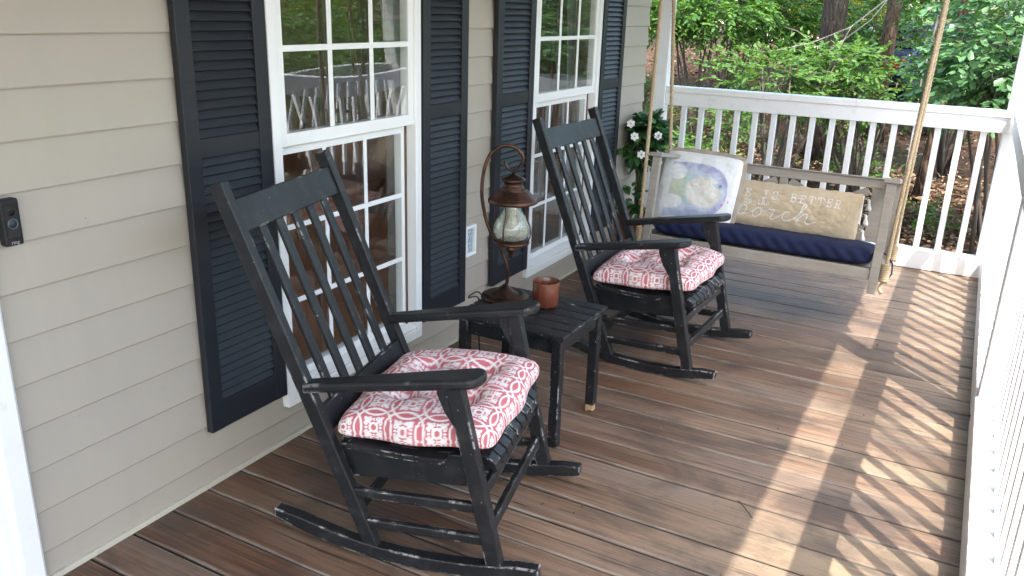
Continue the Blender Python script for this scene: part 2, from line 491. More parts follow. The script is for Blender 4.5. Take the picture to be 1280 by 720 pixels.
gx = np.concatenate([np.linspace(-400, -16, 16), np.linspace(-15, 15, 121), np.linspace(16, 400, 16)])
gy = np.concatenate([np.linspace(-400, -6, 16), np.linspace(-5, 32, 149), np.linspace(34, 400, 20)])
X, Y = np.meshgrid(gx, gy)
near = np.exp(-((X / 14) ** 2 + ((Y - 14) / 16) ** 2))
Z = terr(X, Y) + near * .05 * (np.sin(X * 2.1 + Y * .7) * np.cos(Y * 1.7 - X * .4) + .6 * np.sin(5 * X + 2) * np.sin(4.3 * Y))
nx, ny = len(gx), len(gy)
idx = np.arange(nx * ny).reshape(ny, nx)
F = np.stack([idx[:-1, :-1], idx[:-1, 1:], idx[1:, 1:], idx[1:, :-1]], -1).reshape(-1, 4)
g = np_mesh('ground', np.stack([X, Y, Z], -1).reshape(-1, 3), F, GROUND)
tag(g, kind='structure')


def sheet_on_ground(name, mat, x0, x1, y0, y1, lift=.02, nxs=40, nys=16):
    X, Y = np.meshgrid(np.linspace(x0, x1, nxs), np.linspace(y0, y1, nys))
    Z = terr(X, Y) + lift
    i = np.arange(nxs * nys).reshape(nys, nxs)
    F = np.stack([i[:-1, :-1], i[:-1, 1:], i[1:, 1:], i[1:, :-1]], -1).reshape(-1, 4)
    return tag(np_mesh(name, np.stack([X, Y, Z], -1).reshape(-1, 3), F, mat), kind='structure')


PAVE_BOUNCE = mat_simple('pale bounce concrete', (.47, .46, .44), .9, nscale=8, var=.2, bump=.4)
sheet_on_ground('path', PAVE_BOUNCE, 2.75, 8.5, -9, 5.4, .03)  # pale paving added out of view to bounce sunlight up into the porch
sheet_on_ground('driveway', GRAVEL, -30, 14, 24.0, 30.0, .07)

# ---------------------------------------------------------------- deck
mb = MB(); y = -2.6; W_DECK = 2.36; P = .1412
while y < 5.93:
    mb.cur = random.random()
    w = P - .0045 - random.random() * .003; dz = random.uniform(-.0012, .0012); tilt = random.uniform(-.0012, .0012)
    prof = [(0, -.032), (0, -.007), (.0025, -.0025), (.007, -.0006), (.035, .0004), (w / 2, 0), (w - .035, .0004), (w - .007, -.0006), (w - .0025, -.0025), (w, -.007), (w, -.032)]
    xs = np.linspace(.0, W_DECK, 13); n = len(prof)
    vs = []; uv = []; fs = []
    bow = random.uniform(-.0015, .0015)
    for i, xx in enumerate(xs):
        for (py, pz) in prof:
            vs.append((xx, y + py + bow * math.sin(xx * 1.6), pz + dz + tilt * (xx - 1.1))); uv.append((xx, py / w))
    for i in range(len(xs) - 1):
        for k in range(n - 1):
            fs.append((i * n + k, (i + 1) * n + k, (i + 1) * n + k + 1, i * n + k + 1))
    fs.append(tuple(range(n))); fs.append(tuple(range((len(xs) - 1) * n, len(xs) * n))[::-1])
    mb.add(vs, fs, uv)
    y += P
deck = mb.build('deck', DECK); tag(deck, kind='structure')
mb = MB()
mb.box(.03, 2.33, -2.55, 5.9, -.20, -.045)
tag(mb.build('deck_framing', DECK), kind='structure')
# bits of bark and dry leaf crumbs on the boards
N = 420
V = []; Fq = []; R_ = []
for i in range(N):
    cx, cy = random.uniform(.05, 2.15), random.uniform(.9, 5.6)
    s = random.uniform(.0012, .0045) * (1 if random.random() < .93 else 2.2); a = random.random() * PI
    c, d = math.cos(a) * s, math.sin(a) * s; k = random.uniform(.3, .8)
    b = len(V)
    V += [(cx - c, cy - d, .003), (cx + d * k, cy - c * k, .004), (cx + c, cy + d, .0035 + s), (cx - d * k, cy + c * k, .003)]
    Fq.append((b, b + 1, b + 2, b + 3)); R_ += [random.random() ** .6] * 4
tag(np_mesh('leaf_crumbs', np.array(V), np.array(Fq), LITTER, rnd=np.array(R_)), 'tiny dry crumbs scattered over the deck boards', 'debris', kind='stuff')
tw = MB().tube([(1.536, 2.475, .006), (1.565, 2.44, .009), (1.60, 2.40, .005)], .0016, 5).build('twig', mat_simple('dark twig', (.02, .015, .012), .8))
tag(tw, 'short dark twig lying on the deck boards in front of the table', 'twig')

# ---------------------------------------------------------------- house
house = empty('house', (0, 0, 0), 0, 'house front in clay lap siding with two sash windows and dark shutters', 'house')
E_ = .1213; Z12 = .0935; ZT = 2.47


def lap(mb, y0, y1, z0, z1, axis='y', fixed=0.0):
    k0 = int(math.floor((z0 - Z12) / E_)) - 1
    pts = []
    for k in range(k0, k0 + 40):
        zb = Z12 + k * E_; zt = zb + E_
        a = max(zb, z0); b = min(zt, z1)
        if a >= b: continue
        fx = lambda z: .015 - .0125 * (z - zb) / E_
        if zb >= z0 and pts: pts.append((.0025, a))
        if zb >= z0: pts.append((.0135, a - .0015)); pts.append((.0150, a + .002))
        else: pts.append((fx(a), a))
        pts.append((fx(b), b))
    vs = []
    for (x, z) in pts:
        if axis == 'y': vs += [(x, y0, z), (x, y1, z)]
        else: vs += [(y0, fixed + x, z), (y1, fixed + x, z)]
    fs = [(2 * i, 2 * i + 1, 2 * i + 3, 2 * i + 2) for i in range(len(pts) - 1)]
    if axis != 'y': fs = [f[::-1] for f in fs]
    mb.add(vs, fs)


WIN = [(2.0, 2.83), (3.81, 4.64)]; WZ0, WZ1 = .14, 2.0; YE = 5.485
mb = MB()
segs = [(-2.6, .02), (1.08, 2.03), (2.80, 3.84), (4.61, YE)]
for a, b in segs: lap(mb, a, b, .018, ZT)
for a, b in WIN:
    lap(mb, a + .03, b - .03, .018, WZ0 + .03); lap(mb, a + .03, b - .03, WZ1 - .03, ZT)
lap(mb, .02, 1.08, 2.1, ZT)
lap(mb, -8, .0, -.6, ZT, 'x', YE)
mb.build('siding', SIDING, house)
MB().box(.0, .019, -2.6, .02, .0, .0175).box(.0, .019, 1.08, YE, .0, .0175).build('base_strip', mat_paint('pale base strip', (.55, .52, .43), .6, .3, .3, 40, (.25, .22, .16)), house)
MB().box(-8, -.02, YE - .2, YE - .02, -.75, ZT).build('end_wall', ROOMW, house)
mb = MB()
for a, b in [(-2.6, .02), (1.08, 2.05), (2.78, 3.86), (4.59, YE - .21)]: mb.box(-.11, -.01, a, b, -.1, ZT)
for a, b in WIN: mb.box(-.11, -.01, a + .05, b - .05, -.1, WZ0 + .05).box(-.11, -.01, a + .05, b - .05, WZ1 - .05, ZT)
mb.build('inner_wall', ROOMW, house)
MB().box(-5, -.111, -2.6, YE - .21, -.12, -.10).build('room_floor', ROOMF, house)
MB().box(-5.1, -5, -2.6, YE - .21, -.1, .1).box(-5.1, -5, -2.6, YE - .21, 2.25, ZT).box(-5.1, -5, -2.6, -1.8, .1, 2.25).box(-5.1, -5, 4.4, YE - .21, .1, 2.25).box(-5, -.111, -2.7, -2.6, -.1, ZT).box(-5, -.111, -2.7, YE - .21, ZT - .05, ZT - .02).build('room_shell', ROOMW, house)  # back wall opening added to let daylight brighten the room
# door with casing at the near end
door = MB().box(-.06, -.02, .03, .95, .02, 2.06).build('door', DOORM, house, .004)
MB().box(-.02, -.008, .13, .85, .18, .85).box(-.02, -.008, .13, .85, 1.0, 1.9).build('panel', DOORM, door, .006)
MB().tube([(-.02, .9, .98), (.03, .9, .98), (.035, .86, .98), (.035, .80, .98)], .010, 10).build('handle', BRONZE, door, smooth=True)
cas = MB()
cas.prism([(-.06, .955), (.012, .955), (.012, .985), (.022, .99), (.022, 1.012), (.034, 1.018), (.034, 1.068), (.028, 1.076), (-.06, 1.076)],
          lambda p: (p[0], p[1], 0.001), lambda p: (p[0], p[1], 2.10))
cas.box(-.06, .0, -.05, .03, .001, 2.1).box(-.06, .033, -.05, 1.077, 2.101, 2.19)
cas.build('door_casing', WHITE, house, .002)


def bow_pane(mb, y0, y1, z0, z1, x, sag, n=24):
    vs = []; fs = []
    for i in range(n + 1):
        for j in range(n + 1):
            s = i / n * 2 - 1; t = j / n * 2 - 1
            vs.append((x + sag * (1 - s * s) * (1 - t * t), y0 + (y1 - y0) * i / n, z0 + (z1 - z0) * j / n))
    for i in range(n):
        for j in range(n):
            a = i * (n + 1) + j
            fs.append((a, a + n + 1, a + n + 2, a + 1))
    mb.add(vs, fs)


def ring(mb, y0, y1, z0, z1, x0, x1, l, r, b, t):
    mb.box(x0, x1, y0, y0 + l, z0, z1).box(x0, x1, y1 - r, y1, z0, z1)
    mb.box(x0, x1, y0 + l, y1 - r, z0, z0 + b).box(x0, x1, y0 + l, y1 - r, z1 - t, z1)


for wi, (a, b) in enumerate(WIN):
    fr = MB()
    ring(fr, a, b, WZ0, WZ1, -.06, .036, .040, .040, .042, .05)
    win = fr.build('window', VINYL, house, .003)
    win['label'] = ['white sash window behind the nearer rocking chair', 'white sash window behind the farther rocking chair'][wi]
    sl = MB(); sl.prism([(-.055, .182), (.030, .182), (.034, .188), (.034, .196), (-.055, .206)], lambda p: (p[0], a + .041, p[1]), lambda p: (p[0], b - .041, p[1]))
    sl.build('sill', VINYL, win, .002)
    up = MB(); ring(up, a + .041, b - .041, 1.062, WZ1 - .051, -.012, .026, .034, .034, .042, .034)
    ya, yb = a + .075, b - .075
    for k in (1, 2):
        yy = ya + (yb - ya) * k / 3; up.box(.0220, .0262, yy - .011, yy + .011, 1.105, WZ1 - .086)
        zz = 1.107 + .266 * k; up.box(.0222, .0272, ya, yb, zz - .010, zz + .010)
    up.build('upper_sash', VINYL, win, .0015)
    lo = MB(); ring(lo, a + .041, b - .041, .207, 1.0605, -.050, -.015, .030, .030, .030, .034)
    ya2, yb2 = a + .071, b - .071
    for k in (1, 2):
        yy = ya2 + (yb2 - ya2) * k / 3; lo.box(-.0188, -.0152, yy - .010, yy + .010, .236, 1.028)
        zz = .230 + .272 * k; lo.box(-.0186, -.0146, ya2, yb2, zz - .0095, zz + .0095)
    lo.build('lower_sash', VINYL, win, .0015)
    gp = MB()
    bow_pane(gp, a + .075, b - .075, 1.104, WZ1 - .085, .0210, -.0036)
    bow_pane(gp, a + .075, b - .075, 1.104, WZ1 - .085, .003, .0034)
    bow_pane(gp, a + .071, b - .071, .237, 1.027, -.0195, -.0036)
    bow_pane(gp, a + .071, b - .071, .237, 1.027, -.0375, .0034)
    gp.build('pane', GLASS, win, smooth=True)
    # curtain hanging inside the room at the far jamb
    for (c0, c1, xx) in ((b + .02, b + .27, -.22),):
        nU, nV = 60, 30; V = []
        for j in range(nV):
            z = .02 + 2.0 * j / (nV - 1); pin = 1 - .35 * math.exp(-((z - 1.0) / .35) ** 2)
            for i in range(nU):
                u = i / (nU - 1)
                V.append((xx + .022 * math.sin(u * 2 * PI * 4.5 + .4 * math.sin(z * 3)) * pin, c1 - (c1 - c0) * u * (.62 + .38 * min(1, max(0, (z - .9) / 1.1)) ** 1.5), z))
        i_ = np.arange(nU * nV).reshape(nV, nU)
        F = np.stack([i_[:-1, :-1], i_[:-1, 1:], i_[1:, 1:], i_[1:, :-1]], -1).reshape(-1, 4)
        tag(np_mesh('curtain', np.array(V), F, CURTAIN),
            'white curtain inside the %s window, at its right side' % ['nearer', 'farther'][wi], 'curtain', 'curtains inside the windows')

tabl = empty('dining_table', (-.98, 3.35, -.1), 0, 'reddish brown wooden dining table inside, dim behind the window glass', 'table')
DINW = mat_simple('reddish table wood', (.42, .155, .06), .28, nscale=6, var=.4)
MB().box(-.58, .58, -1.0, 1.0, .80, .835).build('top', DINW, tabl, .006)
MB().box(-.50, .50, -.92, .92, .70, .799).build('apron', DINW, tabl, .003)
for lx in (-.48, .48):
    for ly in (-.90, .90): MB().box(lx - .04, lx + .04, ly - .04, ly + .04, .0, .80).build('leg', DINW, tabl, .004)

# shutters
for (y0, y1) in [(1.652, 1.990), (2.836, 3.176), (3.430, 3.800), (4.645, 4.985)]:
    z0, z1 = .20, 1.99; st = .052; m = MB()
    m.box(.017, .042, y0, y0 + st, z0, z1).box(.017, .042, y1 - st, y1, z0, z1)
    ys, ye = y0 + st, y1 - st
    for (ra, rb) in ((z0, z0 + .095), (1.074, 1.130), (z1 - .07, z1)): m.box(.0175, .040, ys, ye, ra, rb)
    m.box(.0165, .019, ys, ye, z0 + .09, z1 - .06)
    for (ra, rb) in ((z0 + .095, 1.074), (1.130, z1 - .07)):
        nl = int(round((rb - ra) / .0275)); pz = (rb - ra) / nl
        for k in range(nl):
            za = ra + k * pz
            m.prism([(.037, za), (.039, za + .003), (.024, za + pz + .004), (.020, za + pz + .001), (.020, za + .0)],
                    lambda p: (p[0], ys, p[1]), lambda p: (p[0], ye, p[1]))
    m.build('shutter', SHUT, house, .0012, seg=1)

# wall outlet in a clear in-use cover
out = empty('outlet_cover', (.014, 3.235, .48), 0, 'white framed electrical outlet box on the siding behind the lantern', 'outlet')
m = MB(); ring(m, -.046, .046, -.073, .073, 0, .022, .013, .013, .014, .014); m.build('frame', WHITE, out, .003)
MB().box(.001, .006, -.033, .033, -.059, .059).build('plate', SOCKET, out)
for zc in (-.028, .028):
    s = MB().box(.006, .010, -.017, .017, zc - .016, zc + .016).build('socket', mat_simple('pale socket', (.55, .60, .64), .4), out, .003)
    MB().box(.0101, .0108, -.009, -.006, zc - .004, zc + .008).box(.0101, .0108, .006, .009, zc - .004, zc + .008).box(.0101, .0108, -.003, .003, zc - .012, zc - .007).build('slot', PLASTIC_D, s)
# doorbell
bell = empty('doorbell', (.014, 1.129, 1.0), 0, 'dark slim video doorbell on the siding at the left edge', 'doorbell')
MB().box(0, .026, -.0225, .0225, -.056, .057).build('body', PLASTIC_D, bell, .005, seg=3)
MB().box(.0255, .0275, -.0165, .0165, -.038, .045).build('face_panel', PLASTIC_G, bell, .001)
MB().lathe([(0, .001), (.0075, .0008), (.009, 0)], seg=24).build('lens', PLASTIC_G, bell, smooth=True).location = (.0276, 0, .026)
bell.children[-1].rotation_euler = (0, PI / 2, 0)
bt = MB().lathe([(0, .0022), (.0085, .002), (.0100, .0008), (.0105, 0)], seg=28).build('button', mat_simple('slate button', (.016, .022, .028), .35), bell, smooth=True)
bt.location = (.0276, 0, -.002); bt.rotation_euler = (0, PI / 2, 0)
rg = MB().lathe([(.0105, 0), (.0108, .0018), (.0122, .0018), (.0125, 0)], seg=32).build('button_ring', RINGM, bell, smooth=True)
rg.location = (.0276, 0, -.002); rg.rotation_euler = (0, PI / 2, 0)
cu = bpy.data.curves.new('lettering', 'FONT'); cu.body = 'ring'; cu.size = .0125; cu.align_x = 'CENTER'; cu.extrude = .0002
tmp = bpy.data.objects.new('lettering_source', cu); COL.objects.link(tmp); bpy.context.view_layer.update()
to = bpy.data.objects.new('lettering', bpy.data.meshes.new_from_object(tmp)); bpy.data.objects.remove(tmp); COL.objects.link(to); to.parent = bell
to.location = (.0263, 0, -.0515); to.rotation_euler = (PI / 2, 0, PI / 2); to.data.materials.clear(); to.data.materials.append(LETTER)

# ---------------------------------------------------------------- porch roof and columns
ZC = 2.46; EAVE = 1.605 + .4234 * (ZC - .09)
roof = empty('porch_roof', (0, 0, ZC), 0, 'porch roof with white boarded ceiling over the deck', 'roof')
MB().box(.0, EAVE - .02, -2.7, 6.15, 0, .02).build('ceiling', CEILM, roof)
MB().box(2.17, 2.30, -2.6, 5.88, -.20, -.002).build('beam', RAILW, roof, .004)
MB().box(EAVE - .02, EAVE, -2.7, 6.2, -.09, .10).build('fascia', WHITE, roof, .003)
m = MB(); m.prism([(EAVE - .001, .03), (EAVE - .001, .06), (-4.0, 1.9), (-4.0, 1.87)], lambda p: (p[0], -2.75, p[1]), lambda p: (p[0], 6.3, p[1]))
m.build('shingles', ROOFM, roof)
D = 5.815
for (x0, x1, y0, y1, lb) in [(2.150, 2.290, D - .018, D + .122, 'square white porch column at the far corner of the railings'),
                             (-.030, .060, D - .045, D + .045, 'slim white porch post at the house corner behind the ropes'),
                             (2.198, 2.288, 3.52, 3.61, 'square white post halfway along the right railing')]:
    c = empty('porch_column', ((x0 + x1) / 2, (y0 + y1) / 2, 0), 0, lb, 'column', 'white porch columns')
    w, d = (x1 - x0) / 2, (y1 - y0) / 2
    MB().box(-w, w, -d, d, 0.001, ZC - .205).build('shaft', RAILW, c, .004)

# ---------------------------------------------------------------- railings


def railing(name, label, p0, p1, inward, balus, bal_y=(-.0025, -.0375), zb=(.0365, .128)):
    """runs from p0 to p1 (xy); `inward` unit vector points to the porch"""
    p0 = Vector((*p0, 0)); p1 = Vector((*p1, 0)); d = (p1 - p0).normalized(); L = (p1 - p0).length
    ang = math.atan2(d.y, d.x)
    e = empty(name, p0, ang, label, 'railing', 'white baluster railings round the porch')
    iy = 1 if (-d.y * inward[0] + d.x * inward[1]) > 0 else -1
    def bx(m, x0, x1, a, b, z0, z1):
        lo, hi = sorted((a * iy, b * iy)); return m.box(x0, x1, lo, hi, z0, z1)
    t = bx(MB(), 0, L, .032, -.060, .989, 1.030); t.build('cap_rail', RAILW, e, .005)
    bx(MB(), 0, L, .020, .0, .899, .9885).build('top_rail', RAILW, e, .003)
    bx(MB(), 0, L, .030, -.066, zb[0], zb[1]).build('bottom_rail', RAILW, e, .004)
    for s in balus:
        if .01 < s < L - .01:
            bx(MB(), s - .0175, s + .0175, *bal_y, zb[1] + .0005, .988).build('baluster', RAILW, e, .0025)
    return e


bal = [.1737 + .0175 + .1241 * i - .06 for i in range(-1, 16)]
end_r = railing('porch_railing', 'white railing across the far end of the porch behind the swing', (.06, D - .002), (2.185, D - .002), (0, -1), bal, zb=(.004, .128))
ys = [.06 + .1215 * i for i in range(0, 60)]
side_a = railing('porch_railing', 'white railing along the right side, from the corner column to the middle post', (2.218, 3.612), (2.218, D - .046), (-1, 0), [.06 + .137 * i for i in range(20)], (-.036, -.058), zb=(.004, .128))
side_b = railing('porch_railing', 'white railing along the right side, nearest the camera', (2.218, -1.0), (2.218, 3.518), (-1, 0), [.06 + .137 * i for i in range(40)], (-.036, -.058), zb=(.004, .128))


# ---------------------------------------------------------------- rocking chairs
def build_chair(label):
    c = empty('rocking_chair', (0, 0, 0), 0, label, 'rocking chair', 'black slatted rocking chairs')
    HW = .300; PT = .032
    ft = Vector((-.388, 0, .028)); tp = Vector((-.812, 0, 1.060)); d = (tp - ft).normalized()
    def post(z):
        return ft + (tp - ft) * ((z - ft.z) / (tp.z - ft.z))
    fwd = Vector((d.z, 0, -d.x))
    for s in (-1, 1):
        y = s * (HW - PT / 2)
        m = MB(); m.beam(ft + Vector((0, y, 0)), tp + Vector((0, y, 0)), PT, .042); m.build('back_post', BLACK, c, .004)
        # front leg, leaning back to the top
        m = MB(); m.beam((-.022, y, .040), (-.150, y, .590), .034, .046); m.build('leg', BLACKW, c, .004)
        m = MB(); m.prism([(-.146, .462), (-.171, .576), (-.200, .578), (-.196, .552), (-.176, .505)], lambda p: (p[0], y - .011, p[1]), lambda p: (p[0], y + .011, p[1]))
        m.build('arm_bracket', BLACK, c, .003)
        # rocker
        n = 26; top = []; bot = []
        for i in range(n + 1):
            u = -.700 + .800 * i / n; q = u + .27
            zb = q * q / (2 * (1.16 if q < 0 else 1.55)); h = .043 if -.62 < u < .04 else .043 - .016 * (abs(u + .29) - .33) / .09
            bot.append((u, zb)); top.append((u, zb + max(.018, h)))
        poly = bot + top[::-1]
        m = MB(); m.prism(poly, lambda p: (p[0], y - .0185, p[1]), lambda p: (p[0], y + .0185, p[1])); m.build('rocker', BLACKW, c, .004)
        # arm: flat board widening to a rounded front
        ya = s * (HW - .016)
        pts = []
        for k in range(13):
            a = -PI / 2 + PI * k / 12; pts.append((-.105 + .040 * math.cos(a), .046 * math.sin(a)))
        pts += [(-.20, .042), (-.38, .034), (-.585, .025), (-.585, -.025), (-.38, -.032), (-.20, -.042)]
        def az(u): return .497 + (u + .585) * .200
        m = MB(); m.prism(pts, lambda p: (p[0], ya + p[1], az(p[0])), lambda p: (p[0], ya + p[1], az(p[0]) + .029)); m.build('arm', BLACK, c, .009, seg=3)
        # side stretchers
        for (za, zb) in ((.205, .228), (.112, .130)):
            m = MB(); m.beam(post(za) + Vector((.0, y, 0)), (-.068 if za > .15 else -.044, y, zb), .020, .030); m.build('stretcher', BLACKW, c, .005)
        # seat side board
        m = MB(); m.prism([(-.505, .335), (-.12, .362), (-.10, .270), (-.485, .235)], lambda p: (p[0], s * (HW - .045), p[1]), lambda p: (p[0], s * (HW - .066), p[1])); m.build('seat_rail', BLACK, c, .003)
    # cross pieces
    for (u, z) in ((-.074, .262), (-.052, .150)):
        MB().beam((u, -HW + .02, z), (u, HW - .02, z), .022, .032, side=(1, 0, .24)).build('stretcher', BLACKW, c, .005)
    p = post(.150); MB().beam((p.x, -HW + .02, .150), (p.x, HW - .02, .150), .034, .018, side=(0, 0, 1)).build('stretcher', BLACK, c, .003)
    MB().box(-.118, -.098, -HW + .034, HW - .034, .278, .360).build('seat_rail', BLACK, c, .003)
    # seat slats run front to back, dished, rolled over the front edge
    ns = 11; wv = (2 * HW - .012) / ns
    us = [-.505, -.45, -.38, -.30, -.22, -.15, -.10, -.068, -.046, -.040]
    zs = [.352, .352, .350, .349, .353, .361, .366, .362, .345, .325]
    for k in range(ns):
        y0 = -HW + .006 + k * wv + .006; y1 = y0 + wv - .012
        dip = -.010 * (1 - (((y0 + y1) / 2) / HW) ** 2)
        uu = us if 0 < k < ns - 1 else [max(min(u, -.108 if abs(u) < .16 else u), -.47) for u in us]
        if k in (0, ns - 1):
            uu = [-.465, -.43, -.37, -.30, -.24, -.20, -.18, -.176, -.174, -.172]; zz = [.358, .356, .354, .353, .355, .358, .360, .3605, .361, .3612]
        else: zz = [z + dip for z in zs]
        poly = [(u, z) for u, z in zip(uu, zz)] + [(u - (.0 if i < 7 else .016), z - .017) for i, (u, z) in reversed(list(enumerate(zip(uu, zz))))]
        m = MB(); m.prism(poly, lambda p: (p[0], y0, p[1]), lambda p: (p[0], y1, p[1])); m.build('seat_slat', BLACKW, c, .003)
    # crest and lower back rail
    def back_board(z0, z1, name, th=.024, yoff=HW - PT):
        a, b = post(z0), post(z1)
        m = MB(); m.box(-yoff, yoff, -th / 2, th / 2, 0, (b - a).length,
                        Matrix(((0, fwd.x, d.x, a.x), (1, 0, 0, 0), (0, fwd.z, d.z, a.z), (0, 0, 0, 1))))
        m.build(name, BLACK, c, .004)
    back_board(.925, 1.012, 'crest_rail'); back_board(.372, .442, 'lower_rail')
    for k in range(5):
        yc = -HW + PT + (2 * HW - 2 * PT) * (k + 1) / 6
        a, b = post(.438), post(.930)
        m = MB(); m.beam(a + Vector((0, yc, 0)) - fwd * .001, b + Vector((0, yc, 0)) - fwd * .001, .035, .013); m.build('back_slat', BLACK, c, .003)
    return c


def place_chair(c, foot, deg):
    """foot: floor position below the near front leg's outer face"""
    a = math.radians(deg); u, v = .0, -.300
    c.location = (foot[0] - (u * math.cos(a) - v * math.sin(a)), foot[1] - (u * math.sin(a) + v * math.cos(a)), .0)
    c.rotation_euler = (0, 0, a)


chair1 = build_chair('black rocking chair nearest the camera, beside the small table')
chair2 = copy_tree(chair1); chair2['label'] = 'black rocking chair farther back, between the table and the porch swing'
place_chair(chair1, (1.079, 1.704), 13.0)
place_chair(chair2, (1.119, 3.287), -1.5)


# ---------------------------------------------------------------- cloth colours
def sstep(a, b, x):
    t = np.clip((x - a) / (b - a), 0, 1); return t * t * (3 - 2 * t)


def vnoise(x, y, seed=0):
    """smooth value noise for dye blotches"""
    xi = np.floor(x).astype(int); yi = np.floor(y).astype(int); xf = x - xi; yf = y - yi
    def h(a, b):
        n = (a * 374761393 + b * 668265263 + seed * 974711) & 0x7fffffff
        n = ((n ^ (n >> 13)) * 1274126177) & 0x7fffffff
        return (n & 0xffff) / 65535.0
    u = xf * xf * (3 - 2 * xf); v = yf * yf * (3 - 2 * yf)
    return (h(xi, yi) * (1 - u) + h(xi + 1, yi) * u) * (1 - v) + (h(xi, yi + 1) * (1 - u) + h(xi + 1, yi + 1) * u) * v


def fbm(x, y, seed=0): return .55 * vnoise(x, y, seed) + .3 * vnoise(x * 2.1, y * 2.1, seed + 1) + .15 * vnoise(x * 4.3, y * 4.3, seed + 2)


def damask(x, y, T=.097):
    """red print: overlapping circles making almond lenses, a fleur flower in each space"""
    wob = .012 * (fbm(x / T * 6, y / T * 6, 5) - .5)
    px = x / T + wob; py = y / T - wob
    tx = px - np.round(px); ty = py - np.round(py)
    white = np.zeros_like(tx)
    R = .615
    for cx in (-1, 0, 1):
        for cy in (-1, 0, 1):
            r = np.hypot(tx - cx, ty - cy)
            if cx and cy: continue
            white = np.maximum(white, 1 - sstep(.026, .042, np.abs(r - R)))
    r = np.hypot(tx, ty); th = np.arctan2(ty, tx)
    white = np.maximum(white, (1 - sstep(.150, .165, r)) * sstep(.075, .092, r))
    for k in range(8):
        a = k * PI / 4; big = (k % 2 == 1)
        ux = tx * math.cos(a) + ty * math.sin(a); uy = np.abs(-tx * math.sin(a) + ty * math.cos(a))
        if big:   # fleur-de-lis arms on the diagonals
            stem = (1 - sstep(.026, .040, uy - .0)) * sstep(.14, .16, ux) * (1 - sstep(.27, .29, ux))
            bud = 1 - sstep(.85, 1.1, np.hypot((ux - .345) / .105, uy / (.060 * np.clip(1.2 - (ux - .30) * 3, .3, 1.3))))
            curl = 1 - sstep(.80, 1.1, np.abs(np.hypot((ux - .26) / .075, (uy - .085) / .065) - .6) / .42)
            curl = curl * (ux > .16)
            white = np.maximum(white, np.maximum(np.maximum(stem, bud), curl * .95))
        else:
            dot = 1 - sstep(.8, 1.15, np.hypot((ux - .235) / .055, uy / .034))
            white = np.maximum(white, dot)
    # solid hearts of the lenses stay red, seen with a thin white rim
    for (lx, ly) in ((np.abs(tx) - .5, ty), (np.abs(ty) - .5, tx)):
        m = (np.hypot(np.abs(lx) + .5, ly) < .575)
        white = np.where(m, 0, white)
    fade = .86 + .14 * fbm(x * 30, y * 30, 9)
    red = np.stack([.61 * fade, .175 * fade, .20 * fade], -1); wh = np.array([.84, .82, .80])
    w = white[..., None] * .95
    return red * (1 - w) + wh * w


